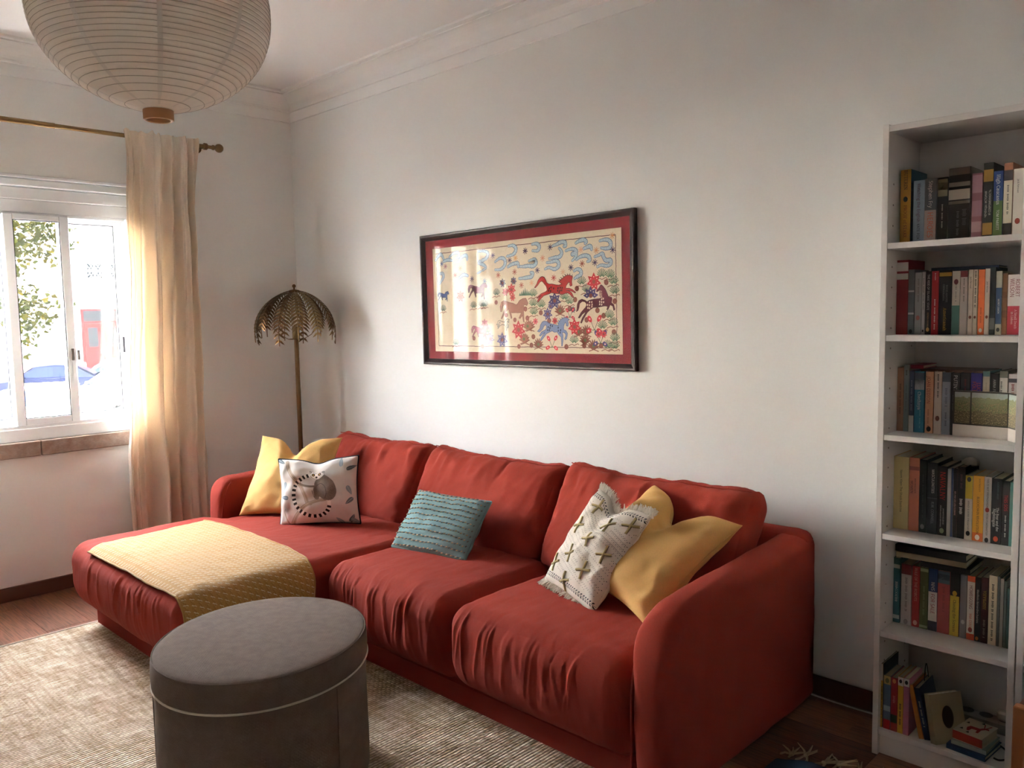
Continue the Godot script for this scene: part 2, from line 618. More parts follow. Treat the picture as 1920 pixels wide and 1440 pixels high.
func window_and_curtains() -> void:
	# aluminium sliding window in the left wall: three leaves on two tracks
	var o := Node3D.new()
	o.name = "window_1"
	o.set_meta("kind", "structure")
	add_child(o)
	var fr := MB.new()
	fr.span(Vector3(-0.11, WY0, WZ0), Vector3(-0.004, 0.905, WZ1), 0.003)
	fr.span(Vector3(-0.11, 2.045, WZ0), Vector3(-0.03, 2.115, WZ1), 0.003)
	fr.span(Vector3(-0.11, 0.905, WZ0), Vector3(-0.006, 2.045, WZ0 + 0.055), 0.003)
	fr.span(Vector3(-0.11, 0.905, WZ1 - 0.055), Vector3(-0.006, 2.045, WZ1), 0.003)
	part(o, "window_frame", fr, M.alu)
	var tr := MB.new()
	for e in [[-0.012, 0.905], [-0.051, 0.905], [-0.1, 0.905]]:
		tr.span(Vector3(e[0] - 0.003, e[1], WZ0 + 0.055), Vector3(e[0] + 0.003, e[1] + 0.016, WZ1 - 0.055))
	for e in [-0.033, -0.051, -0.1]:
		tr.span(Vector3(e - 0.003, 2.032, WZ0 + 0.055), Vector3(e + 0.003, 2.046, WZ1 - 0.055))
	part(o, "track", tr, M.alu)
	# shutter box cover above the leaves, in three boards
	part(o, "shutter_cover", MB.new().span(Vector3(-0.11, 2.115, WZ0), Vector3(-0.022, 2.178, WZ1), 0.004), M.alu)
	part(o, "shutter_cover", MB.new().span(Vector3(-0.13, 2.18, WZ0), Vector3(0.004, 2.218, WZ1), 0.004), M.white)
	part(o, "shutter_cover", MB.new().span(Vector3(-0.13, 2.222, WZ0 - 0.03), Vector3(0.014, WY1 + 0.004, WZ1 + 0.03), 0.003), M.white)
	var leaves := [[1.088, 1.425, -0.085, 0.045, 0.045], [1.385, 1.70, -0.032, 0.045, 0.045], [1.66, 2.0, -0.085, 0.045, 0.045], [1.96, 2.362, -0.032, 0.045, 0.045]]
	for L in leaves:
		var mb := MB.new()
		var x0: float = L[2] - 0.016
		var x1: float = L[2] + 0.016
		mb.span(Vector3(x0, 0.91, L[0]), Vector3(x1, 2.038, L[0] + L[3]), 0.003)
		mb.span(Vector3(x0, 0.91, L[1] - L[4]), Vector3(x1, 2.038, L[1]), 0.003)
		mb.span(Vector3(x0, 0.91, L[0] + L[3]), Vector3(x1, 0.955, L[1] - L[4]), 0.003)
		mb.span(Vector3(x0, 2.008, L[0] + L[3]), Vector3(x1, 2.038, L[1] - L[4]), 0.003)
		var s := part(o, "sash", mb, M.alu)
		var g := MB.new()
		var za: float = L[0] + L[3]
		var zb: float = L[1] - L[4]
		for e in [[Vector3(-0.004, 0.955, za), Vector3(0.013, 0.959, zb)], [Vector3(-0.004, 2.004, za), Vector3(0.013, 2.008, zb)], [Vector3(-0.004, 0.955, za), Vector3(0.013, 2.008, za + 0.004)], [Vector3(-0.004, 0.955, zb - 0.004), Vector3(0.013, 2.008, zb)]]:
			g.span(e[0] + Vector3(L[2], 0, 0), e[1] + Vector3(L[2], 0, 0))
		part(s, "gasket", g, M.gasket)
		part(s, "pane", MB.new().span(Vector3(L[2] - 0.002, 0.957, za + 0.002), Vector3(L[2] + 0.002, 2.006, zb - 0.002)), M.glass)
	part(o, "finger_pull", MB.new().span(Vector3(-0.07, 1.285, 1.105), Vector3(-0.066, 1.375, 1.116), 0.002), M.gasket)
	var la := MB.new().span(Vector3(-0.016, 1.255, 1.398), Vector3(-0.006, 1.32, 1.416), 0.003)
	la.span(Vector3(-0.016, 1.255, 1.372), Vector3(0.002, 1.312, 1.384), 0.003)
	part(o, "latch", la, mat("77716c", 0.35, 0.9))
	part(o, "latch_plate", MB.new().span(Vector3(-0.016, 1.14, 1.392), Vector3(-0.013, 1.25, 1.41), 0.001), M.alu)
	# stone sill in two lengths with a joint
	var sl := struct("trim_5", MB.new().span(Vector3(-0.28, 0.76, WZ0 - 0.0), Vector3(0.018, 0.832, WZ1), 0.003), M.stone)
	part(sl, "stone", MB.new().span(Vector3(-0.28, 0.757, WZ0 - 0.05), Vector3(0.03, 0.838, 1.605), 0.004), M.stone)
	part(sl, "stone", MB.new().span(Vector3(-0.28, 0.757, 1.607), Vector3(0.03, 0.838, WZ1 + 0.05), 0.004), M.stone)
	# curtain pole
	var y := 2.49
	var x := 0.105
	var pole := thing("curtain_pole", "antique brass curtain pole with a ball end above the window", "curtain pole", Vector3(x, y, 1.5))
	part(pole, "tube", MB.new().rod(Vector3(x, y, 0.63), Vector3(x, y, 1.47), 0.0115, 0.0115, 20), M.brass)
	part(pole, "tube", MB.new().rod(Vector3(x, y, 1.46), Vector3(x, y, 2.55), 0.014, 0.014, 20), M.brass)
	for s in [[0.63, -1.0], [2.55, 1.0]]:
		var b := Basis(Vector3.RIGHT, Vector3(0, 0, s[1]), Vector3(0, -s[1], 0))
		var fi := part(pole, "finial_neck", MB.new().lathe([Vector2(0.0, -0.02), Vector2(0.016, -0.02), Vector2(0.016, 0.0), Vector2(0.0105, 0.003), Vector2(0.0105, 0.03), Vector2(0.015, 0.032), Vector2(0.015, 0.042), Vector2(0.007, 0.045), Vector2(0.007, 0.055)], 20, Vector3(x, y, s[0]), b), M.brass)
		var pr := []
		for k in 11:
			var a := -PI / 2 + PI * k / 10.0
			pr.append(Vector2(0.026 * cos(a), 0.074 + 0.026 * sin(a)))
		part(fi, "ball", MB.new().lathe(pr, 20, Vector3(x, y, s[0]), b), M.brass)
		var zz: float = s[0] - s[1] * 0.012
		var br := MB.new().rod(Vector3(0.0, y, zz), Vector3(0.008, y, zz), 0.024, 0.022, 20)
		br.rod(Vector3(0.004, y, zz), Vector3(x - 0.016, y, zz), 0.007, 0.007, 12)
		br.lathe([Vector2(0.0165, -0.008), Vector2(0.0195, -0.008), Vector2(0.0195, 0.008), Vector2(0.0165, 0.008)], 20, Vector3(x, y, zz), b)
		part(pole, "bracket", br, M.antique)
	drape("curtain", "cream linen curtain hanging in folds beside the floor lamp corner", 0.70, 1.135, 0.745, 1.185, 0.03, 71)
	drape("curtain", "cream linen curtain at the left end of the pole, mirrored in the picture glass", 1.86, 2.47, 1.97, 2.5, 0.03, 72)

func drape(called: String, label: String, za: float, zb: float, ba: float, bb: float, foot: float, sd: int) -> void:
	var r := RandomNumberGenerator.new()
	r.seed = sd
	var folds := []
	var n := 9
	for k in n + 1:
		folds.append(Vector3((k + r.randf_range(-0.28, 0.28)) / n, r.randf_range(0.6, 1.25), r.randf_range(-0.5, 0.5)))
	var nz := noise(1.1, sd, 3)
	var f := func(u: float, t: float) -> Vector3:
		# t from the top (0) to the hem (1)
		var drift := u + 0.025 * sin(t * 3.0 + u * 5.0) + 0.05 * nz.get_noise_2d(u * 1.5, t * 1.2)
		var x := 0.0
		for k in folds.size():
			var q: Vector3 = folds[k]
			var d: float = (drift - q.x - q.z * 0.06 * t) * n
			x += q.y * exp(-d * d * lerpf(9.0, 5.0, t)) * (1.0 if k % 2 == 0 else 0.85)
		var gather := 1.0 - smoothstep(0.0, 0.1, t)
		var deep := lerpf(0.06, 0.1, smoothstep(0.0, 0.4, t))
		var z := lerpf(lerpf(za, zb, u), lerpf(ba, bb, u), smoothstep(0.0, 1.0, t))
		var waist := 0.028 * sin(clampf(t, 0, 1) * PI * 1.6 + 0.5) * (0.5 - u)
		var crumple := 0.012 * nz.get_noise_2d(u * 9.0, t * 26.0) * gather
		var top := 0.004 * sin(u * 61.0) + 0.008 * nz.get_noise_2d(u * 14.0, 3.0)
		var yy := lerpf(2.516 + top, foot, t)
		return Vector3(lerpf(0.142, 0.096, smoothstep(0.02, 0.14, t)) + deep * (x - 0.25) * lerpf(0.62, 1.0, smoothstep(0.0, 0.12, t)) + crumple + 0.008 * nz.get_noise_2d(u * 4.0, t * 5.0), yy, z + waist + 0.01 * nz.get_noise_2d(u * 3.0 + 50.0, t * 4.0))
	var nu := 150
	var nv := 90
	var mb := MB.new()
	var i0 := mb.grid(nu, nv, func(u, t): return f.call(1.0 - u, t))
	# the cloth has a back a few millimetres behind its face
	var nn := []
	for k in mb.v.size():
		nn.append(Vector3.ZERO)
	for k in range(0, mb.ix.size(), 3):
		var m := (mb.v[mb.ix[k + 2]] - mb.v[mb.ix[k]]).cross(mb.v[mb.ix[k + 1]] - mb.v[mb.ix[k]])
		for e in 3:
			nn[mb.ix[k + e]] += m
	var o := thing(called, label, "curtain", Vector3(0.09, 0.0, (za + zb) * 0.5), "curtains of the street window")
	part(o, "cloth", mb, M.curtain)
	# hem and side seams, turned over and stitched
	for side in [0.012, 0.988]:
		var path := []
		for k in 61:
			path.append(f.call(side, k / 60.0) + Vector3(0.004, 0, 0))
		part(o, "side_seam", MB.new().tube(path, 0.0022, 5), M.curtain)
	var hem := []
	for k in 121:
		hem.append(f.call(k / 120.0, 0.955) + Vector3(0.003, 0, 0))
	part(o, "hem", MB.new().tube(hem, 0.0022, 5), M.curtain)

const STREET := -1.6

func street() -> void:
	struct("ground", MB.new().span(Vector3(-60, STREET - 0.3, -60), Vector3(-0.6, STREET, 50)), mat(Color(0.36, 0.355, 0.35), 0.9))
	struct("pavement", MB.new().span(Vector3(-38, STREET, -60), Vector3(-34.6, STREET + 0.12, 50)), mat(Color(0.62, 0.6, 0.57), 0.9))
	struct("house_plinth", MB.new().span(Vector3(-0.9, STREET, -3), Vector3(RX + 0.6, -0.2, 8)), mat(Color(0.75, 0.73, 0.7), 0.9))
	# the storeys above this flat: they keep the near side of the street in shade
	struct("upper_storeys", MB.new().span(Vector3(-0.28, CH + 0.28, -14), Vector3(11, 22.0, 16)), mat(Color(0.75, 0.73, 0.7), 0.9))
	struct("neighbouring_tower", MB.new().span(Vector3(0.0, STREET, -72), Vector3(14, 50.0, -28)), mat(Color(0.75, 0.73, 0.7), 0.9))
	# the white apartment house over the road
	var fx := -38.0
	var bd := thing("apartment_building", "pale apartment building across the street with a red double door", "building", Vector3(fx - 4, STREET, -8))
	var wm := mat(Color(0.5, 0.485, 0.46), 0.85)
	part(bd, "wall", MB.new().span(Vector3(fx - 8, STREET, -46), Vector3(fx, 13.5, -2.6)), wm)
	part(bd, "string_course", MB.new().span(Vector3(fx, 2.85, -46), Vector3(fx + 0.12, 3.0, -2.6)), mat(Color(0.55, 0.5, 0.46), 0.85))
	part(bd, "base_band", MB.new().span(Vector3(fx, STREET, -46), Vector3(fx + 0.06, -0.5, -2.6)), mat(Color(0.55, 0.49, 0.44), 0.85))
	var red := mat(Color(0.24, 0.045, 0.04), 0.6, 0.0, 0.1)
	var pane := mat(Color(0.075, 0.08, 0.085), 0.5, 0.0, 0.1)
	var dz := -11.95
	var door := part(bd, "door_surround", MB.new().span(Vector3(fx, STREET, dz - 0.95), Vector3(fx + 0.05, 2.1, dz + 0.95)), red)
	part(door, "transom_pane", MB.new().span(Vector3(fx + 0.05, 1.5, dz - 0.85), Vector3(fx + 0.07, 2.02, dz + 0.85)), pane)
	for s in [-1.0, 1.0]:
		part(door, "door_leaf", MB.new().box(Vector3(fx + 0.07, 0.0, dz + s * 0.44), Vector3(0.05, 2.8, 0.82), 0.01), red)
		part(door, "door_pane", MB.new().box(Vector3(fx + 0.1, 0.72, dz + s * 0.46), Vector3(0.02, 0.95, 0.46), 0.004), pane)
		part(door, "door_knob", MB.new().rod(Vector3(fx + 0.09, -0.02, dz + s * 0.1), Vector3(fx + 0.16, -0.02, dz + s * 0.1), 0.05, 0.035, 10), M.brass)
	for q in [[-11.75, 3.55], [-12.85, 3.55], [-6.5, 3.55], [-5.4, 3.55], [-6.5, 6.9], [-11.9, 6.9], [-6.5, 0.6], [-18.0, 3.55], [-18.0, 6.9]]:
		var z: float = q[0]
		var y: float = q[1]
		var wf := part(bd, "window", MB.new().span(Vector3(fx, y, z - 0.42), Vector3(fx + 0.03, y + 0.8, z + 0.42)), pane)
		var bars := MB.new()
		for k in 3:
			bars.span(Vector3(fx + 0.03, y, z - 0.42 + 0.39 * k), Vector3(fx + 0.07, y + 0.8, z - 0.36 + 0.39 * k))
			bars.span(Vector3(fx + 0.03, y + 0.37 * k, z - 0.42), Vector3(fx + 0.07, y + 0.37 * k + 0.06, z + 0.42))
		for k in 5:
			for s in [-1.0, 1.0]:
				bars.box(Vector3(fx + 0.075, y + 0.4, z - 0.32 + 0.16 * k), Vector3(0.015, 0.95, 0.018), 0.0, Basis(Vector3.RIGHT, s * 0.62))
		part(wf, "grille", bars, M.white)
	var nb := thing("white_house", "sunlit white house further along the street, mirrored in the picture glass", "building", Vector3(fx - 4, STREET, 18))
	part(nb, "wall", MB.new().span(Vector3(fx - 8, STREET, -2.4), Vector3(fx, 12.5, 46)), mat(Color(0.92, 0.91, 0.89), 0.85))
	for k in 12:
		var z := 6.0 + (k % 6) * 6.5
		var y := 0.8 + 3.4 * float(k / 6)
		var wf := part(nb, "window", MB.new().span(Vector3(fx, y, z - 0.6), Vector3(fx + 0.04, y + 1.4, z + 0.6)), pane)
		part(wf, "window_bar", MB.new().span(Vector3(fx + 0.04, y, z - 0.03), Vector3(fx + 0.08, y + 1.4, z + 0.03)), M.white)
	tree()
	cars()

func tree() -> void:
	var base := Vector3(-9.2, STREET, 1.7)
	var o := thing("street_tree", "leafy street tree with yellow green foliage outside the window", "tree", base)
	var bark := mat(Color(0.36, 0.3, 0.25), 0.9)
	part(o, "trunk", MB.new().tube([base, base + Vector3(0.05, 1.2, 0), base + Vector3(-0.08, 2.6, -0.1), base + Vector3(0, 4.2, -0.25), base + Vector3(-0.1, 6.0, -0.1)], 0.2, 10, true, [0.24, 0.19, 0.17, 0.13, 0.05]), bark)
	# clumps of leaves: centre and radius; the boughs hang down over the road
	var clumps := [Vector3(-9.3, 4.6, 1.6), 1.7, Vector3(-9.0, 3.7, 0.2), 1.0, Vector3(-9.8, 4.9, 0.4), 1.3, Vector3(-8.6, 4.4, 2.6), 1.3, Vector3(-9.0, 3.2, 2.4), 1.0]
	var eye := Vector3(4.8689, 1.4635, 2.9417)
	for q in [[-0.262, 0.108, 13.6, 0.34], [-0.275, 0.118, 13.8, 0.36], [-0.288, 0.112, 14.1, 0.36], [-0.298, 0.122, 13.4, 0.34], [-0.262, 0.086, 13.7, 0.42], [-0.278, 0.088, 13.9, 0.36], [-0.293, 0.094, 14.2, 0.34], [-0.262, 0.062, 13.9, 0.28], [-0.296, 0.072, 14.0, 0.2], [-0.31, 0.1, 14.3, 0.24], [-0.318, 0.088, 14.1, 0.16], [-0.258, 0.03, 13.7, 0.26], [-0.27, 0.016, 13.8, 0.36], [-0.283, 0.014, 13.9, 0.36], [-0.272, 0.0, 13.7, 0.3], [-0.262, 0.008, 14.0, 0.3], [-0.268, -0.022, 13.8, 0.2], [-0.312, 0.02, 14.0, 0.13], [-0.265, 0.135, 13.5, 0.3], [-0.3, 0.137, 13.8, 0.26]]:
		clumps.append(eye + Vector3(-1, q[1], q[0]) * q[2])
		clumps.append(q[3])
	var mm := MultiMesh.new()
	mm.transform_format = MultiMesh.TRANSFORM_3D
	mm.use_colors = true
	var leaf := MB.new()
	leaf.face([Vector3(0, 0, 0), Vector3(0.5, 0.14, 0.4), Vector3(0, 0, 1.2), Vector3(-0.5, 0.14, 0.4)])
	mm.mesh = leaf.mesh()
	var tf := []
	for k in range(0, clumps.size(), 2):
		var rad: float = clumps[k + 1]
		var far: bool = k < 10
		for j in int(clampf(rad * rad * (760.0 if not far else 260.0), 26, 900)):
			var d := Vector3(rng.randfn(), rng.randfn(), rng.randfn()).normalized() * rad * pow(rng.randf(), 0.45)
			var b := Basis.from_euler(Vector3(rng.randf_range(-1.2, 1.2), rng.randf() * TAU, rng.randf_range(-1, 1))).scaled(Vector3.ONE * rng.randf_range(0.045, 0.1))
			tf.append(Transform3D(b, clumps[k] + d - base))
	mm.instance_count = tf.size()
	for k in tf.size():
		mm.set_instance_transform(k, tf[k])
		var g := rng.randf()
		mm.set_instance_color(k, Color(0.009, 0.0115, 0.001).lerp(Color(0.027, 0.0215, 0.0012), g * g))
	var lm := mat(Color.WHITE, 0.9, 0.0, 0.1)
	lm.vertex_color_use_as_albedo = true
	lm.backlight_enabled = true
	lm.backlight = Color(0.4, 0.4, 0.25)
	var mi := MultiMeshInstance3D.new()
	mi.name = "foliage"
	mi.multimesh = mm
	mi.material_override = lm
	mi.set_meta("kind", "stuff")
	o.add_child(mi)
	var bough := func(q: Array): part(o, "branch", MB.new().tube(q, 0.03, 6, true, [0.07, 0.05, 0.035, 0.012]), bark)
	bough.call([base + Vector3(-0.02, 3.9, -0.2), Vector3(-9.1, 3.4, 0.6), Vector3(-9.0, 3.15, -0.3), Vector3(-9.1, 2.75, -1.1)])
	bough.call([base + Vector3(-0.05, 3.3, -0.15), Vector3(-9.1, 2.3, 0.7), Vector3(-9.0, 2.1, -0.2), Vector3(-9.0, 1.75, -0.95)])
	bough.call([base + Vector3(-0.05, 4.6, -0.15), Vector3(-9.3, 3.9, 0.9), Vector3(-9.2, 3.7, -0.3), Vector3(-9.1, 3.3, -1.3)])

func cars() -> void:
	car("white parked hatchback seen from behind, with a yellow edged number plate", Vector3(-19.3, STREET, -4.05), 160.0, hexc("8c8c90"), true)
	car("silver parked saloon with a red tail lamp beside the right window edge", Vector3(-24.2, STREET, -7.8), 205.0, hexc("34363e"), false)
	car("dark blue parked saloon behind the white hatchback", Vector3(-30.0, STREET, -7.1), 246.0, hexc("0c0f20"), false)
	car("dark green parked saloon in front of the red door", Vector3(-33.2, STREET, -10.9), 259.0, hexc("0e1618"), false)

func car(label: String, at: Vector3, turn: float, paint_color: Color, hatch: bool) -> void:
	# length along local x (nose at +x), built about the ground point under its middle
	var o := thing("parked_car", label, "car", Vector3.ZERO, "cars parked in the street")
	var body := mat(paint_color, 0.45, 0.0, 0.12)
	var glass := mat("0e1424", 0.2, 0.0, 0.12)
	var rub := mat("1d1d20", 0.8)
	var lo := PackedVector2Array([Vector2(-2.05, 0.3), Vector2(2.0, 0.28), Vector2(2.12, 0.5), Vector2(2.05, 0.72), Vector2(1.75, 0.84), Vector2(1.05, 0.95), Vector2(-1.55, 1.0), Vector2(-2.08, 0.96), Vector2(-2.15, 0.6)])
	if hatch:
		lo = PackedVector2Array([Vector2(-1.85, 0.3), Vector2(1.85, 0.28), Vector2(1.98, 0.5), Vector2(1.9, 0.75), Vector2(1.0, 0.95), Vector2(-1.88, 1.0), Vector2(-1.95, 0.62)])
	var up := PackedVector2Array([Vector2(1.1, 0.94), Vector2(0.35, 1.42), Vector2(-0.3, 1.48), Vector2(-0.95, 1.43), Vector2(-1.65, 0.99)])
	if hatch:
		up = PackedVector2Array([Vector2(1.05, 0.94), Vector2(0.4, 1.42), Vector2(-0.4, 1.5), Vector2(-1.35, 1.42), Vector2(-1.86, 0.99)])
	# lower body: an outline with its sides drawn in at the ends
	var ring := func(poly: PackedVector2Array, hw: float, tuck: float) -> MB:
		var mb := MB.new()
		var rows := []
		for s in [[-1.0, 0.93], [-0.97, 0.985], [-0.8, 1.0], [0.8, 1.0], [0.97, 0.985], [1.0, 0.93]]:
			var row := []
			for q in poly:
				var inset := 1.0 - tuck * clampf((q.y - 0.95) / 0.5, 0.0, 1.0)
				row.append(Vector3(q.x * s[1], 0.65 + (q.y - 0.65) * (s[1] * 0.5 + 0.5), s[0] * hw * inset))
			rows.append(row)
		var n: int = poly.size()
		for k in rows.size() - 1:
			for j in n:
				mb.face([rows[k][j], rows[k + 1][j], rows[k + 1][(j + 1) % n], rows[k][(j + 1) % n]])
		var end: Array = rows[-1].duplicate()
		var fan := Geometry2D.triangulate_polygon(poly)
		for e in [0, rows.size() - 1]:
			for k in range(0, fan.size(), 3):
				var q := [rows[e][fan[k]], rows[e][fan[k + 1]], rows[e][fan[k + 2]]]
				if ((q[1] - q[0]).cross(q[2] - q[0]).z > 0.0) != (e > 0):
					q.reverse()
				mb.face(q)
		return mb
	lo.reverse()
	up.reverse()
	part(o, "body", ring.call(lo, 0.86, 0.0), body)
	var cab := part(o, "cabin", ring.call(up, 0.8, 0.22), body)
	# glass: side windows, windscreen and rear window stand a centimetre proud of the cabin
	for s in [-1.0, 1.0]:
		var tk := func(x: float, y: float) -> Vector3: return Vector3(x, y, s * (0.805 * (1.0 - 0.22 * clampf((y - 0.95) / 0.5, 0, 1)) + 0.004))
		var q1 := [tk.call(0.85, 1.02), tk.call(0.3, 1.36), tk.call(-0.28, 1.4), tk.call(-0.28, 1.02)]
		var q2 := [tk.call(-0.36, 1.02), tk.call(-0.36, 1.4), tk.call(-0.9 if not hatch else -1.2, 1.35), tk.call(-1.35 if not hatch else -1.55, 1.04)]
		for q in [q1, q2]:
			if s > 0:
				q.reverse()
			var g := MB.new()
			g.face(q)
			part(cab, "side_window", g, glass)
		part(o, "door_mirror", MB.new().box(Vector3(0.72, 1.03, s * 0.9), Vector3(0.14, 0.12, 0.16), 0.03), body)
		part(o, "door_handle", MB.new().box(Vector3(-0.3, 0.85, s * 0.868), Vector3(0.18, 0.03, 0.03), 0.01), body)
		part(o, "tail_lamp", MB.new().box(Vector3(-2.1 if not hatch else -1.9, 0.84, s * 0.68), Vector3(0.12, 0.17, 0.26), 0.03), mat("5a0a10", 0.2))
		part(o, "head_lamp", MB.new().box(Vector3(1.9 if not hatch else 1.8, 0.68, s * 0.64), Vector3(0.2, 0.14, 0.32), 0.04), mat("e6ecf2", 0.1))
		for x in [1.28, -1.3]:
			var wh := part(o, "wheel", MB.new().lathe([Vector2(0.0, -0.1), Vector2(0.3, -0.1), Vector2(0.32, -0.06), Vector2(0.32, 0.08), Vector2(0.3, 0.1), Vector2(0.22, 0.1), Vector2(0.21, 0.07), Vector2(0.0, 0.08)], 20, Vector3(x, 0.32, s * 0.79), Basis(Vector3.RIGHT, PI / 2 * s)), rub)
			part(wh, "rim", MB.new().lathe([Vector2(0.2, 0.075), Vector2(0.19, 0.1), Vector2(0.1, 0.095), Vector2(0.0, 0.105)], 14, Vector3(x, 0.32, s * 0.79), Basis(Vector3.RIGHT, PI / 2 * s)), mat("c0c2c6", 0.3, 0.8))
	var rear := PackedVector2Array([Vector2(-0.98, 1.39), Vector2(-1.58, 1.03)]) if not hatch else PackedVector2Array([Vector2(-1.38, 1.36), Vector2(-1.8, 1.02)])
	var front := PackedVector2Array([Vector2(0.98, 1.02), Vector2(0.42, 1.38)])
	for e in [[rear, Vector3(-0.07, 0.03, 0), "rear_window"], [front, Vector3(0.014, 0.014, 0), "windscreen"]]:
		var g := MB.new()
		g.face([Vector3(e[0][0].x, e[0][0].y, -0.58) + e[1], Vector3(e[0][0].x, e[0][0].y, 0.58) + e[1], Vector3(e[0][1].x, e[0][1].y, 0.7) + e[1], Vector3(e[0][1].x, e[0][1].y, -0.7) + e[1]])
		part(cab, e[2], g, glass)
	var tx := -2.14 if not hatch else -1.93
	part(o, "bumper", MB.new().box(Vector3(tx + 0.06, 0.45, 0), Vector3(0.2, 0.24, 1.6), 0.06), body)
	var pl := part(o, "number_plate", MB.new().box(Vector3(tx - 0.02, 0.72, 0), Vector3(0.03, 0.115, 0.52), 0.004), mat("f4f4f0", 0.4))
	for e in [[0.24, "3350b0"], [-0.24, "e8c020"]]:
		part(pl, "plate_band", MB.new().box(Vector3(tx - 0.036, 0.72, e[0]), Vector3(0.004, 0.11, 0.04)), mat(e[1], 0.4))
	if hatch:
		var tm := words("92-IV-30", 0.085, 0.36, false)
		var q := part(pl, "plate_lettering", tm, M.black)
		q.transform = Transform3D(Basis(Vector3.UP, -PI / 2), Vector3(tx - 0.037, 0.72, 0))
		part(o, "badge", MB.new().lathe([Vector2(0.05, 0.0), Vector2(0.05, 0.02), Vector2(0.035, 0.025)], 16, Vector3(tx + 0.02, 0.9, 0), Basis(Vector3.BACK, PI / 2)), mat("9a9ca0", 0.25, 1.0))
	o.transform = Transform3D(Basis(Vector3.UP, deg_to_rad(turn)), at)

var fonts := {}

func words(text: String, high: float, most := 0.0, serif := false, deep := 0.0004) -> TextMesh:
	# lettering with capitals about «high» metres tall, squeezed to «most» metres if longer
	var key := "s" if serif else "n"
	if not fonts.has(key):
		var f := SystemFont.new()
		f.font_names = PackedStringArray(["Droid Serif" if serif else "Droid Sans"])
		fonts[key] = f
	var t := TextMesh.new()
	t.text = text
	t.font = fonts[key]
	t.font_size = 48
	t.pixel_size = high / 34.5
	t.depth = deep
	t.curve_step = 3.0
	if most > 0.0:
		var w := t.get_aabb().size.x
		if w > most:
			t.pixel_size *= most / w
	return t

# a thin cloth with a face, a back and edges
func sheet(nu: int, nv: int, thick: float, f: Callable, metres := Vector2.ONE) -> MB:
	var a := MB.new()
	a.grid(nu, nv, f)
	var nn := PackedVector3Array()
	nn.resize(a.v.size())
	for k in range(0, a.ix.size(), 3):
		var m := (a.v[a.ix[k + 2]] - a.v[a.ix[k]]).cross(a.v[a.ix[k + 1]] - a.v[a.ix[k]])
		for e in 3:
			nn[a.ix[k + e]] += m
	var n := a.v.size()
	for k in n:
		a.uv[k] = a.uv[k] * metres
	for k in n:
		a.add(a.v[k] - nn[k].normalized() * thick, a.uv[k])
	var w := nu + 1
	for j in nv:
		for i in nu:
			var p := n + j * w + i
			a.quad(p, p + w, p + w + 1, p + 1)
	for i in nu:
		a.quad(i, n + i, n + i + 1, i + 1)
		var b := nv * w + i
		a.quad(b + 1, n + b + 1, n + b, b)
	for j in nv:
		var l := j * w
		a.quad(l + w, n + l + w, n + l, l)
		l += nu
		a.quad(l, n + l, n + l + w, l + w)
	return a

# creases gathered across a line: each is [place, width, depth, slant]
func creases(sd: int, n: int, lo: float, hi: float, wide: float, deep: float) -> Array:
	var r := RandomNumberGenerator.new()
	r.seed = sd
	var out := []
	for k in n:
		out.append([r.randf_range(lo, hi), wide * r.randf_range(0.5, 1.5), deep * r.randf_range(0.3, 1.0) * (1.0 if r.randf() < 0.65 else -0.7), r.randf_range(-0.25, 0.25)])
	return out

func crease_at(list: Array, x: float, t: float) -> float:
	var s := 0.0
	for c in list:
		var d: float = (x - c[0] - c[3] * t) / c[1]
		if absf(d) < 3.0:
			s += c[2] * exp(-d * d)
	return s

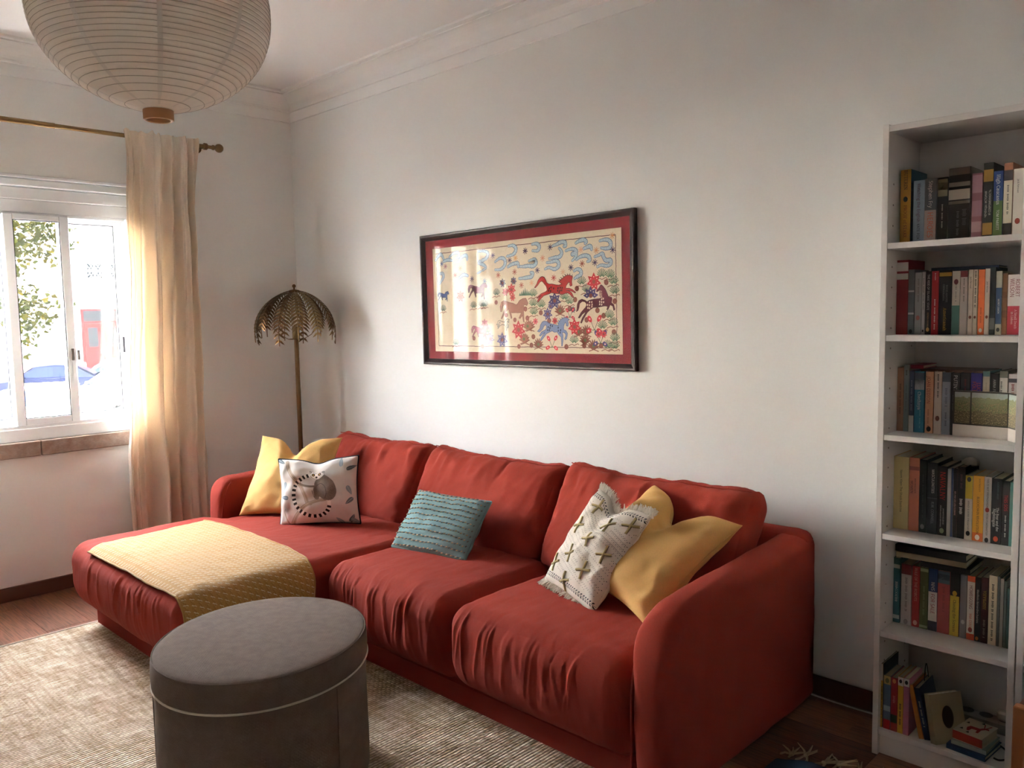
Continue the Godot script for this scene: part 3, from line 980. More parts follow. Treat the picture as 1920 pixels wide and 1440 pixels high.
func sofa() -> void:
	var o := thing("corner_sofa", "rust red fabric corner sofa with a chaise and three back cushions", "sofa", Vector3(2.1, 0, 0.6))
	var pl := MB.new()
	pl.span(Vector3(0.70, 0.0, 0.1), Vector3(3.47, 0.1, 0.985), 0.012)
	pl.span(Vector3(0.70, 0.0, 0.9), Vector3(1.84, 0.1, 1.6), 0.012)
	part(o, "plinth", pl, M.red)
	var nz := noise(2.2, 31, 3)
	# seats: x from, x to, depth, creases
	seat(o, "chaise_seat", 0.655, 1.9, 1.70, [creases(1, 26, 0.95, 1.75, 0.010, 0.007), 0.12], nz)
	seat(o, "seat", 1.886, 2.655, 1.075, [creases(2, 44, 1.92, 2.62, 0.0085, 0.0058), 0.13], nz)
	seat(o, "seat", 2.663, 3.472, 1.075, [creases(3, 34, 2.72, 3.3, 0.008, 0.005), 0.12], nz)
	# frame behind the cushions
	part(o, "backrest", MB.new().soft(Vector3(1.47, 0.325, 0.065), 0.05, Vector3i(40, 10, 8), func(p, n, u): return p + Vector3(2.127, 0.327, 0.105) + n * 0.004 * nz.get_noise_2d(p.x * 2.0, p.y * 3.0)), M.red)
	for a in [[0.655, 0.79, 1.0, 0.09, 0.03], [3.474, 3.602, 1.055, 0.17, 0.05]]:
		var hx: float = (a[1] - a[0]) * 0.5
		var cx: float = (a[1] + a[0]) * 0.5
		var zf: float = a[2]
		var rr: float = a[3]
		var arm := part(o, "arm", MB.new().soft(Vector3(hx, 0.32, zf * 0.5 - 0.02), 0.05, Vector3i(14, 30, 50), func(p: Vector3, n: Vector3, _u):
			var q: Vector3 = p + Vector3(cx, 0.32, zf * 0.5 + 0.02)
			var top: float = 0.648 - a[4] * q.z
			var e: float = q.z - (zf - rr)
			if e > 0.0:
				top -= rr * (1.0 - sqrt(maxf(0.0, 1.0 - e * e / (rr * rr)))) * 1.05
			var lean := 0.012 * (1.0 - smoothstep(0.02, 0.3, q.y)) * smoothstep(zf - 0.2, zf, q.z)
			return Vector3(q.x, 0.002 + q.y / 0.64 * (top - 0.002), q.z - lean) + n * 0.006 * nz.get_noise_3d(q.x * 2.0, q.y * 2.0, q.z * 2.0)), M.red)
		# welt along the inner edge of the arm's front
		var path := []
		var xi: float = a[0] + 0.004 if cx > 2.0 else a[1] - 0.004
		for k in 30:
			var t := k / 29.0
			var y := lerpf(0.03, 0.62, t)
			var z := zf - 0.012
			if t > 0.45:
				var ang := (t - 0.45) / 0.55 * PI * 0.42
				z = zf - rr + rr * cos(ang) - 0.012
				y = lerpf(0.03, 0.62, 0.45) + (0.648 - a[4] * zf - rr * 0.2 - lerpf(0.03, 0.62, 0.45)) * sin(ang) / sin(PI * 0.42)
			path.append(Vector3(xi, y, z))
		part(arm, "welt", MB.new().tube(path, 0.004, 6), M.red)
	# three loose back cushions leaning on the frame
	var spots := [[0.80, 1.655, 4, 0.79], [1.66, 2.555, 5, 0.79], [2.56, 3.466, 6, 0.805]]
	for s in spots:
		var hw: float = (s[1] - s[0]) * 0.5 + 0.004
		var cr := creases(s[2] * 7, 16, -hw * 0.92, hw * 0.92, 0.02, 0.010)
		var b := Basis(Vector3.RIGHT, deg_to_rad(-29.0))
		var c := Vector3((s[0] + s[1]) * 0.5, 0.568, 0.315)
		var hh: float = 0.235 if s[2] < 6 else 0.245
		var sd: float = s[2] * 13.0
		var skin := func(p: Vector3, n: Vector3, u: Vector3) -> Vector3:
			var q := p
			# fuller in the middle, thin at the rim, with corners that stick out
			var rim := maxf(absf(u.x), absf(u.y))
			q.z *= 1.12 - 0.34 * pow(absf(u.x), 4.0) - 0.3 * pow(absf(u.y), 4.0)
			q.y += 0.034 * pow(absf(u.x), 7.0) * pow(maxf(u.y, 0.0), 2.0) - 0.006 * sin(u.x * 5.0 + sd) * maxf(u.y, 0.0)
			q.x *= 1.0 - 0.018 * (1.0 - u.y * u.y) + 0.004
			var t := (hh - p.y)
			var mk := exp(-pow((t - 0.07) / 0.09, 2.0)) * (0.4 + 0.6 * maxf(n.z, 0.0))
			q += n * (crease_at(cr, p.x, t * 1.6) * mk + 0.012 * nz.get_noise_3d(p.x * 2.2 + sd, p.y * 2.4, 0.0) + 0.003 * nz.get_noise_3d(p.x * 9.0 + sd, p.y * 6.0, 3.0))
			var w: Vector3 = b * q + c
			w.y = maxf(w.y, 0.415 + 0.01 * rim)
			return w
		var cu := part(o, "back_cushion", MB.new().soft(Vector3(hw, hh, 0.105), 0.075, Vector3i(110, 50, 16), skin), M.red)
		# zip seam round the rim of the front panel
		var path := []
		for k in 41:
			var t := k / 40.0 * 2.0 - 1.0
			var q := Vector3(t * (hw - 0.03), hh - 0.075 + 0.053, 0.105 - 0.075 + 0.053)
			path.append(skin.call(q, Vector3(0, 0.707, 0.707), q / Vector3(hw, hh, 0.105)))
		part(cu, "seam", MB.new().tube(path, 0.0025, 5), M.red)
	throw_blanket()

func seat(o: Node3D, called: String, xa: float, xb: float, zf: float, cr: Array, nz: FastNoiseLite) -> void:
	var za := 0.40
	var ya := 0.085
	var yb := 0.425
	var h := Vector3((xb - xa) * 0.5, (yb - ya) * 0.5, (zf - za) * 0.5)
	var c := Vector3((xa + xb) * 0.5, (ya + yb) * 0.5, (za + zf) * 0.5)
	var chaise := called == "chaise_seat"
	part(o, called, MB.new().soft(h, 0.085, Vector3i(220, 26, 50 if not chaise else 80), func(p: Vector3, n: Vector3, u: Vector3):
		var q := p + c
		var t: float = (zf - q.z) - (yb - q.y)
		var mk := exp(-pow((t + 0.10) / cr[1], 2.0)) * smoothstep(-0.2, 0.3, n.z + n.y * 0.8)
		q += n * crease_at(cr[0], q.x, t) * mk
		# a crown on top, a soft belly in front, drawn in at the foot
		q.y += 0.012 * (1.0 - u.x * u.x) * (1.0 - u.z * u.z) * maxf(n.y, 0.0)
		q.z += 0.012 * (1.0 - u.x * u.x) * maxf(n.z, 0.0) * (1.0 - u.y * u.y)
		var foot := 1.0 - smoothstep(ya, ya + 0.19, q.y)
		q.z -= 0.05 * foot * foot * smoothstep(0.3, 1.0, u.z)
		q.x -= (0.05 if chaise else 0.012) * foot * foot * signf(u.x) * smoothstep(0.85, 1.0, absf(u.x))
		q += n * (0.006 * nz.get_noise_3d(q.x * 1.6, q.y * 2.0, q.z * 1.6) + 0.0022 * nz.get_noise_3d(q.x * 8.0, q.y * 3.0, q.z * 4.0))
		if chaise:
			var xl := lerpf(0.792, xa, smoothstep(0.985, 1.05, q.z))
			q.x = xb - (xb - q.x) * (xb - xl) / (xb - xa)
		return q), M.red)

func throw_blanket() -> void:
	# woven motif: little leaning lozenges in gold with pale ticks
	var nk := noise(0.05, 77, 2)
	var im := Image.create(256, 256, false, Image.FORMAT_RGB8)
	im.fill(hexc("b98d50"))
	for row in 4:
		for k in 4:
			var o := Vector2(k * 64 + (32 if row % 2 else 0), row * 64)
			for wrap in [Vector2.ZERO, Vector2(-256, 0), Vector2(0, -256), Vector2(-256, -256)]:
				var q: Vector2 = o + wrap + Vector2(32, 32)
				ink_line(im, shift(curve([-30, 10, -12, -6, 8, -4, 30, 12]), Vector2.ONE, q), 4, 4, hexc("94692f"))
				ink_line(im, shift(curve([-26, 22, -8, 8, 10, 12, 26, 24]), Vector2.ONE, q), 3, 3, hexc("a1763a"))
				ink_line(im, shift(curve([-10, 14, 0, 0, 4, -14, 14, -22]), Vector2.ONE, q), 8, 5, hexc("e6d8b8"))
				ink_line(im, shift(curve([14, 6, 24, -4, 30, -14]), Vector2.ONE, q), 4, 3, hexc("cfae74"))
	var m := mat(Color.WHITE, 0.9, 0.0, 0.25)
	for y in 256:
		for x in 256:
			var g := 0.86 + 0.1 * nk.get_noise_2d(x * 3.0, y * 3.0) + (0.04 if (x / 4 + y / 4) % 2 == 0 else -0.03)
			var q := im.get_pixel(x, y)
			im.set_pixel(x, y, Color(q.r * g, q.g * g, q.b * g))
	m.albedo_texture = tex(im)
	relief(m, im, 5.0, 0.8)
	m.rim_enabled = true
	m.rim = 0.3
	var nz := noise(1.5, 41, 3)
	var flat := 1.81 - 0.845
	var arc := PI / 2 * 0.1
	var drop := 0.25
	var long := flat + arc + drop
	var f := func(u: float, t: float) -> Vector3:
		var s: float = u * long
		var zz := lerpf(1.684, 1.105, t) + 0.006 * nz.get_noise_1d(u * 2.0) + 0.045 * smoothstep(0.55, 1.0, u) * t
		var p: Vector3
		var over := clampf(zz - 1.612, 0.0, 0.1)
		var rz := sqrt(0.108 * 0.108 - over * over)
		if s < flat:
			var crown := 0.016 * (1.0 - pow(absf(2.0 * s / flat - 1.0), 3.0)) * (1.0 - over / 0.1)
			p = Vector3(0.845 + s + 0.05 * (1.0 - t) * (1.0 - u), 0.331 + rz + crown, zz)
		elif s < flat + arc:
			var a: float = (s - flat) / 0.1
			p = Vector3(1.81 + rz * sin(a), 0.331 + rz * cos(a), zz)
		else:
			p = Vector3(1.81 + rz + 0.004 * absf(sin(t * 9.0)), 0.331 - (s - flat - arc), zz)
		var n := 0.004 * nz.get_noise_2d(s * 6.0, zz * 6.0) + 0.003 * absf(nz.get_noise_2d(s * 2.0 + 9.0, zz * 3.0))
		return p + (Vector3(0, n, 0) if s < flat + arc * 0.5 else Vector3(n, 0, 0))
	var b := MB.new()
	b = sheet(90, 60, 0.006, f, Vector2(long / 0.105, 0.58 / 0.105))
	var o := thing("throw_blanket", "yellow and cream patterned throw draped across the end of the chaise", "blanket", Vector3(1.4, 0.43, 1.4))
	part(o, "woven_cloth", b, m)
	for e in [0.004, 0.996]:
		var path := []
		for k in 61:
			path.append(f.call(k / 60.0, e) + Vector3(0, 0.0005, 0))
		part(o, "edge_binding", MB.new().tube(path, 0.0045, 6), m)

# the skin of a stuffed cushion: u, v in -1..1, side 1 front, -1 back
func stuffed(w: float, h: float, t: float, chop: float, pinch: float, sd: int) -> Callable:
	var nz := noise(1.7, sd, 3)
	return func(u: float, v: float, side: float) -> Vector3:
		var e := pow(maxf(0.0, (1.0 - u * u) * (1.0 - v * v)), 0.42)
		var x := u * w * 0.5 * (1.0 - pinch * (1.0 - v * v) * u * u)
		var y := v * h * 0.5 * (1.0 - pinch * (1.0 - u * u) * v * v)
		var dent := exp(-pow((u + 0.06 * sd / 50.0) / 0.3, 2.0))
		y -= chop * dent * smoothstep(-0.3, 1.0, v)
		var z := t * e * (1.0 - 0.45 * (chop / 0.1) * exp(-pow(u / 0.22, 2.0)) * smoothstep(-0.1, 0.9, v))
		var fold := 0.0
		for k in 5:
			var a := 0.5 + k * 0.6 + sd * 0.37
			fold += sin((u * cos(a) + v * sin(a)) * (7.0 + 2.0 * k) + sd + k) * 0.0022
		z += (0.016 * t / 0.08 * nz.get_noise_2d(u * 0.5 + 7.0 * side, v * 0.5) + 0.5 * fold + 0.005 * nz.get_noise_2d(u * 1.2, v * 1.2 + 20.0 * side)) * smoothstep(0.0, 0.45, e)
		return Vector3(x, y, z * side)

func cushion(label: String, at: Vector3, yaw: float, lean: float, roll: float, skin: Callable, front: Material, back: Material, n := 56) -> Node3D:
	var o := thing("throw_cushion", label, "cushion", Vector3.ZERO, "cushions on the corner sofa")
	var g := func(t): return sin((t * 2.0 - 1.0) * PI * 0.5)
	var a := MB.new()
	a.grid(n, n, func(u, v): return skin.call(g.call(u), g.call(v), 1.0))
	for k in a.v.size():
		var q := a.uv[k]
		a.uv[k] = Vector2(g.call(q.x) * 0.5 + 0.5, 0.5 - g.call(1.0 - q.y) * 0.5)
	part(o, "front_panel", a, front)
	var b := MB.new()
	b.grid(n, n, func(u, v): return skin.call(g.call(1.0 - u), g.call(v), -1.0))
	part(o, "back_panel", b, back)
	o.transform = Transform3D(Basis.from_euler(Vector3(deg_to_rad(lean), deg_to_rad(yaw), deg_to_rad(roll))), at)
	return o

func rim(skin: Callable, n: int, sides := [0, 1, 2, 3]) -> Array:
	var path := []
	for s in sides:
		for k in n:
			var t := sin((float(k) / n * 2.0 - 1.0) * PI * 0.5)
			var q: Vector2 = [Vector2(t, -1), Vector2(1, t), Vector2(-t, 1), Vector2(-1, -t)][s]
			path.append(skin.call(q.x, q.y, 1.0))
	return path

func cushions() -> void:
	# two plain mustard cushions
	var s1 := stuffed(0.47, 0.47, 0.085, 0.095, 0.10, 3)
	var c1 := cushion("plain mustard yellow cushion with a dented top in the left sofa corner", Vector3(0.992, 0.622, 0.68), 33.4, -36.0, -0.8, s1, M.yellow, M.yellow)
	var p1 := rim(s1, 24)
	p1.append(p1[0])
	part(c1, "seam", MB.new().tube(p1, 0.0016, 5), M.yellow)
	var s2 := stuffed(0.48, 0.48, 0.085, 0.10, 0.10, 8)
	var c2 := cushion("plain mustard yellow cushion leaning on the right sofa arm", Vector3(3.205, 0.612, 0.545), -8.2, -52.0, -11.5, s2, M.yellow, M.yellow)
	var p2 := rim(s2, 24)
	p2.append(p2[0])
	part(c2, "seam", MB.new().tube(p2, 0.0016, 5), M.yellow)
	# lemur print with navy piping
	var lm := mat(Color.WHITE, 0.9, 0.0, 0.25)
	lm.albedo_texture = tex(lemur())
	var navy := cloth(Color(0.13, 0.15, 0.2), 16.0, 0.4)
	var s3 := stuffed(0.415, 0.335, 0.07, 0.022, 0.07, 5)
	var c3 := cushion("white cushion printed with a ring tailed lemur on a branch, navy piping", Vector3(1.345, 0.598, 0.735), 38.0, -9.0, 2.5, s3, lm, navy)
	var p3 := rim(s3, 24)
	p3.append(p3[0])
	part(c3, "piping", MB.new().tube(p3, 0.0045, 8), navy)
	# teal knitted cushion with rows of straw stitches
	var teal := cloth(Color(0.46, 0.575, 0.575), 9.0, 0.9, 0.95, 0.4)
	var s4 := stuffed(0.42, 0.29, 0.062, 0.0, 0.03, 11)
	var c4 := cushion("teal knitted cushion with rows of straw coloured stitches", Vector3(2.147, 0.54, 0.628), 8.7, -41.0, -0.6, s4, teal, teal, 40)
	var r := RandomNumberGenerator.new()
	r.seed = 91
	for row in 12:
		var v := lerpf(-0.93, 0.93, row / 11.0)
		var st := [MB.new(), MB.new()]
		for k in 34:
			var u := lerpf(-0.96, 0.96, k / 33.0)
			var p: Vector3 = s4.call(u, v + r.randf_range(-0.015, 0.015), 1.0)
			var nrm: Vector3 = (s4.call(u + 0.02, v, 1.0) - p).cross(s4.call(u, v + 0.02, 1.0) - p).normalized()
			var tx := Vector3(1, 0.55 if r.randf() > 0.2 else 0.1, 0).normalized()
			var b := Basis(tx, nrm.cross(tx).normalized(), nrm).orthonormalized()
			var w: MB = st[k % 2]
			w.lathe([Vector2(0.0, -0.5), Vector2(0.7, -0.32), Vector2(1.0, 0.0), Vector2(0.7, 0.32), Vector2(0.0, 0.5)], 6, p + nrm * 0.0012, Basis(b.y * 0.0028, b.x * 0.0115, b.z * 0.003))
		var o := part(c4, "stitch_row", st[0], mat("cdb08a", 0.8))
		o.set_meta("kind", "stuff")
		part(o, "dark_stitches", st[1], mat("6d6a66", 0.85)).set_meta("kind", "stuff")
	var p4 := rim(s4, 20)
	p4.append(p4[0])
	part(c4, "knitted_edge", MB.new().tube(p4, 0.005, 6), teal)
	# white cushion with corded crosses and a fringe at head and foot
	var wm := mat(Color.WHITE, 0.92, 0.0, 0.2)
	wm.albedo_texture = tex(block_print())
	var s5 := stuffed(0.315, 0.40, 0.065, 0.045, 0.05, 14)
	var c5 := cushion("white block printed cushion with corded crosses and tufted fringe", Vector3(3.036, 0.604, 0.645), -11.3, -34.6, -9.0, s5, wm, M.cream)
	var cord := mat("b9a878", 0.85)
	for q in CROSSES:
		var mb := MB.new()
		for arm in [[Vector2(-0.17, -0.06), Vector2(0.17, 0.06)], [Vector2(-0.03, 0.17), Vector2(0.03, -0.17)]]:
			var path := []
			for k in 9:
				var uv: Vector2 = Vector2(q[0], q[1]) + arm[0].lerp(arm[1], k / 8.0)
				path.append(s5.call(clampf(uv.x, -0.99, 0.99), clampf(uv.y, -0.99, 0.99), 1.0) + Vector3(0, 0, 0.001))
			mb.tube(path, 0.0046, 6)
		part(c5, "corded_cross", mb, cord)
	for s in [0, 2]:
		var mb := MB.new()
		var edge := rim(s5, 70, [s])
		for k in edge.size():
			for j in 4:
				var d := Vector3(r.randf_range(-0.4, 0.4), -1.0 if s == 0 else 1.0, r.randf_range(-0.7, 0.7)).normalized() * r.randf_range(0.016, 0.032)
				var a: Vector3 = edge[k] + Vector3(r.randf_range(-0.004, 0.004), 0, r.randf_range(-0.004, 0.004))
				mb.tube([a - d * 0.3, a + d * 0.5 + Vector3(0, 0, r.randf_range(-0.003, 0.003)), a + d], 0.0016, 4, false, [0.003, 0.0028, 0.0016])
		part(c5, "fringe", mb, M.cream).set_meta("kind", "stuff")

const CROSSES := [[-0.42, 0.72], [0.3, 0.52], [-0.62, 0.2], [0.05, 0.12], [0.66, -0.02], [-0.3, -0.32], [0.36, -0.45], [-0.72, -0.62], [-0.1, -0.82], [0.78, 0.66]]

func block_print() -> Image:
	var w := 600
	var h := 760
	var im := Image.create(w, h, false, Image.FORMAT_RGB8)
	im.fill(hexc("d8cfc2"))
	var dk := hexc("33343a")
	for row in 60:
		for k in 34:
			var p := Vector2(k * 18 + (9 if row % 2 else 0), 100 + row * 11 + k * 5)
			p.y = 100 + fposmod(p.y - 100, 560)
			if row % 6 < 2 or row % 6 == 3:
				ink_dot(im, p, 2.4, dk)
	for q in CROSSES:
		var c := Vector2(q[0] * 0.5 + 0.5, 0.5 - q[1] * 0.5) * Vector2(w, h)
		ink_dot(im, c, 62, hexc("d8cfc2"))
		for arm in [[Vector2(-52, 24), Vector2(52, -24)], [Vector2(-9, -66), Vector2(9, 66)]]:
			for s in [-8.0, 8.0]:
				var o: Vector2 = (arm[1] - arm[0]).normalized().orthogonal() * s
				ink_line(im, PackedVector2Array([c + arm[0] + o, c + arm[1] + o]), 3, 3, dk)
	for y in [52.0, 708.0]:
		for k in 26:
			var x := 12.0 + k * 23.0
			ink_dot(im, Vector2(x, y - 12), 9, dk, 4, -0.7)
			ink_dot(im, Vector2(x + 6, y + 10), 9, dk, 4, 0.7)
		ink_line(im, PackedVector2Array([Vector2(0, y), Vector2(w, y)]), 2, 2, dk)
	return im

func lemur() -> Image:
	var im := Image.create(1000, 820, false, Image.FORMAT_RGB8)
	im.fill(hexc("d2c9c1"))
	var pts := func(n: String) -> PackedVector2Array: return curve(ART[n])
	var bark := hexc("b7a491")
	for e in [["branch_a", 44, 36], ["branch_b", 50, 26], ["branch_c", 14, 8]]:
		ink_line(im, pts.call(e[0]), e[1] + 6, e[2] + 6, hexc("7a6a5c"))
		ink_line(im, pts.call(e[0]), e[1], e[2], bark)
		ink_line(im, shift(pts.call(e[0]), Vector2.ONE, Vector2(7, 3)), e[1] * 0.3, e[2] * 0.3, hexc("9c8976"))
	var tail: PackedVector2Array = pts.call("tail")
	ink_line(im, tail, 42, 46, hexc("e9e2da"))
	var n := tail.size()
	for k in range(0, n - 4, 4):
		var a := tail[k]
		var b := tail[k + 2]
		var w := (b - a).normalized().orthogonal() * 24.0
		ink_poly(im, PackedVector2Array([a + w, b + w, b - w, a - w]), hexc("2b2523"))
	ink_line(im, curve(ART.arm), 30, 26, hexc("7d6e60"))
	var body := loop(ART.body)
	ink_poly(im, body, hexc("7f7266"))
	var r := RandomNumberGenerator.new()
	r.seed = 4
	for k in 900:
		var p := Vector2(r.randf_range(440, 800), r.randf_range(150, 520))
		if Geometry2D.is_point_in_polygon(p, body):
			ink_line(im, PackedVector2Array([p, p + Vector2(r.randf_range(2, 7), r.randf_range(6, 14))]), 2, 1, hexc("5f544b") if r.randf() < 0.6 else hexc("9a8d80"))
	for e in ["thigh", "arm2"]:
		ink_line(im, curve(ART[e]), 7, 5, hexc("3c332d"))
	var head := loop(ART.head)
	var hc := Vector2.ZERO
	for q in head:
		hc += q / head.size()
	head = shift(head, Vector2.ONE * 1.35, -hc * 0.35)
	ink_poly(im, head, hexc("ece6de"))
	ink_line(im, head, 3, 3, hexc("3a322e"))
	for e in [["eyes", 21, "2b2523"], ["eyes", 8, "d9a640"], ["nose", 15, "2b2523"]]:
		for k in range(0, ART[e[0]].size(), 2):
			ink_dot(im, Vector2(ART[e[0]][k], ART[e[0]][k + 1]), e[1], hexc(e[2]))
	for k in range(0, 4, 2):
		ink_dot(im, Vector2(ART.ears[k], ART.ears[k + 1]), 17, hexc("2b2523"), 12, 0.7)
		ink_dot(im, Vector2(ART.ears[k], ART.ears[k + 1]), 9, hexc("e4dcd4"), 6, 0.7)
	for k in range(0, ART.leaves.size(), 2):
		var c := Vector2(ART.leaves[k], ART.leaves[k + 1])
		var a := k * 0.7 + 0.4
		var q := PackedVector2Array()
		for s in 16:
			var t := TAU * s / 16.0
			q.append(c + Vector2(cos(t) * 62, sin(t) * 24 * (1.0 - 0.5 * cos(t))).rotated(a))
		ink_poly(im, q, hexc("8d989d") if k % 4 else hexc("6a7378"))
		ink_line(im, PackedVector2Array([c - Vector2(58, 0).rotated(a), c + Vector2(60, 0).rotated(a)]), 4, 2, hexc("c3c8c8"))
	return im

func ottoman_and_rugs() -> void:
	# oval pouf with a lid
	var c := Vector3(2.566, 0, 1.7226)
	var turn := Basis(Vector3.UP, deg_to_rad(-54.3))
	var o := thing("storage_pouf", "round dark taupe fabric pouf with a lid and pale piping", "pouf", c)
	var nz := noise(1.3, 61, 3)
	var shell := func(mb: MB, prof: Array, wob: float) -> MB:
		var m := prof.size() - 1
		mb.grid(72, m, func(u, t):
			var q: Vector2 = prof[int(round(t * m))]
			var a: float = -u * TAU
			var k := 1.0 + wob * nz.get_noise_3d(cos(a) * 2.0, q.y * 3.0, sin(a) * 2.0)
			return c + turn * Vector3(cos(a) * 0.351 * q.x * k, q.y, sin(a) * 0.3155 * q.x * k), true)
		return mb
	var bp := [Vector2(0.0, 0.012), Vector2(0.97, 0.012), Vector2(0.985, 0.03)]
	for k in 9:
		bp.append(Vector2(0.982 + 0.004 * sin(k * 0.9), 0.03 + 0.345 * k / 8.0))
	bp.append(Vector2(0.9, 0.383))
	part(o, "body", shell.call(MB.new(), bp, 0.010), M.pouf)
	var lp := [Vector2(0.9, 0.382), Vector2(0.99, 0.383), Vector2(0.997, 0.388), Vector2(1.0, 0.42), Vector2(0.995, 0.452), Vector2(0.982, 0.464), Vector2(0.96, 0.470)]
	for k in 8:
		lp.append(Vector2(0.9 * (1.0 - k / 7.0), 0.472 + 0.004 * sin(k / 7.0 * PI * 0.5)))
	var lid := part(o, "lid", shell.call(MB.new(), lp, 0.006), M.pouf)
	var ring := func(r: float, y: float) -> Array:
		var path := []
		for k in 97:
			var a := TAU * k / 96.0
			path.append(c + turn * Vector3(cos(a) * 0.351 * r, y, sin(a) * 0.3155 * r))
		return path
	part(lid, "piping", MB.new().tube(ring.call(0.996, 0.383), 0.0033, 6), mat("bdb2a2", 0.8))
	part(lid, "top_seam", MB.new().tube(ring.call(0.983, 0.466), 0.0022, 5), M.pouf)
	for k in 3:
		var a: float = [0.9, 2.9, 5.1][k]
		var path := []
		for j in 8:
			path.append(c + turn * Vector3(cos(a) * 0.351 * 0.986, 0.03 + 0.34 * j / 7.0, sin(a) * 0.3155 * 0.986))
		part(o, "side_seam", MB.new().tube(path, 0.0018, 5), M.pouf)
	for k in 4:
		var a := PI / 4 + PI / 2 * k
		part(o, "glide", MB.new().lathe([Vector2(0, 0), Vector2(0.02, 0), Vector2(0.02, 0.014)], 12, c + turn * Vector3(cos(a) * 0.28, 0.0, sin(a) * 0.25)), M.black)
	o.position.y += 0.012
	# flat woven jute rug under the sofa: ridges run across, each a row of knots
	var nr := noise(0.035, 81, 3)
	var nf := noise(0.4, 82, 2)
	var hm := Image.create(512, 512, false, Image.FORMAT_RGB8)
	var cm := Image.create(512, 512, false, Image.FORMAT_RGB8)
	for y in 512:
		for x in 512:
			# 16 rows, knots 20 px long, every other row shifted
			var row := int(y / 16.0)
			var fy := absf(fposmod(y, 16.0) / 8.0 - 1.0)
			var px := fposmod(x + (row % 2) * 8.0 + 5.0 * nf.get_noise_2d(row * 40.0, x * 0.1), 16.0) / 16.0
			var knot := (1.0 - pow(fy, 2.0)) * (0.55 + 0.45 * sin(px * PI))
			var slub := nr.get_noise_2d(x * 0.25, row * 37.0)
			var streak := nr.get_noise_2d(x * 1.6 + 900.0, y * 0.12)
			var tone := clampf(0.55 + 0.55 * slub + 0.45 * streak + 0.15 * nf.get_noise_2d(x, y), 0.0, 1.0)
			var base := hexc("a3886b").lerp(hexc("e8d8c0"), tone)
			cm.set_pixel(x, y, base.lerp(hexc("54433a"), (1.0 - clampf(knot * 1.7, 0, 1)) * 0.75))
			hm.set_pixel(x, y, Color.WHITE * knot)
	var jm := mat(Color.WHITE, 0.95, 0.0, 0.2)
	jm.albedo_texture = tex(cm)
	relief(jm, hm, 6.0, 1.0)
	var x0 := 0.69
	var x1 := 4.1
	var z0 := 0.55
	var z1 := 3.3
	var rg := thing("jute_rug", "natural woven jute rug under the sofa and pouf", "rug", Vector3(2.4, 0, 2.0))
	var mb := MB.new().span(Vector3(x0, 0.0, z0), Vector3(x1 - 0.65, 0.011, z1), 0.003)
	for k in mb.v.size():
		mb.uv[k] = Vector2(mb.v[k].z, mb.v[k].x) / 0.42 * Vector2(0.6, 1.0)
	part(rg, "weave", mb, jm)
	for e in [[Vector3(x0 + 0.006, 0.009, z0), Vector3(x0 + 0.006, 0.009, z1)], [Vector3(x1 - 0.656, 0.009, z0), Vector3(x1 - 0.656, 0.009, z1)]]:
		part(rg, "bound_edge", MB.new().rod(e[0], e[1], 0.007, 0.007, 8), mat("bfae9c", 0.95))
	# blue wool rug with a knotted fringe by the bookcase
	var bm := tri_mat(mat("31455c", 0.97, 0.0, 0.2), 10.0)
	bm.albedo_texture = M.weave_tex
	bm.normal_enabled = true
	bm.normal_texture = M.weave_bump
	bm.normal_scale = 1.0
	var br := thing("blue_rug", "blue wool rug with cream knotted fringe on the floor beside the bookcase", "rug", Vector3(4.0, 0, 0.9))
	part(br, "pile", MB.new().soft(Vector3(0.31, 0.011, 0.6), 0.0105, Vector3i(30, 4, 40), func(p, n, u):
		var q: Vector3 = p + Vector3(4.0, 0.0115, 1.1)
		q.z += 0.05 * (1.0 - smoothstep(3.69, 3.8, q.x)) * (1.0 if u.z < -0.5 else 0.0)
		return q + Vector3(0, 0.004 * nz.get_noise_2d(q.x * 5.0, q.z * 5.0) * maxf(n.y, 0.0), 0)), bm)
	var fr := mat("a8937c", 0.95)
	var r := RandomNumberGenerator.new()
	r.seed = 12
	for k in 12:
		var xx := 3.70 + k * 0.052
		var kx := xx + r.randf_range(-0.012, 0.012)
		var kz := 0.455 + r.randf_range(-0.015, 0.01) + (0.03 if k == 0 else 0.0)
		var t := MB.new()
		for s in [-1.0, 1.0]:
			t.tube([Vector3(xx + s * 0.014, 0.012, 0.51), Vector3(xx + s * 0.012, 0.007, 0.485), Vector3(kx + s * 0.004, 0.006, kz)], 0.0035, 6)
			for j in 3:
				var a: float = r.randf_range(-0.5, 0.5) + s * 0.25
				var l := r.randf_range(0.045, 0.085)
				t.tube([Vector3(kx, 0.007, kz), Vector3(kx + sin(a) * l * 0.5, 0.005, kz - cos(a) * l * 0.5), Vector3(kx + sin(a * 1.5) * l, 0.004, kz - cos(a) * l)], 0.003, 5, true, [0.004, 0.0034, 0.0016])
		t.lathe([Vector2(0.0, -0.006), Vector2(0.008, -0.003), Vector2(0.008, 0.004), Vector2(0.0, 0.008)], 8, Vector3(kx, 0.007, kz))
		part(br, "tassel", t, fr)

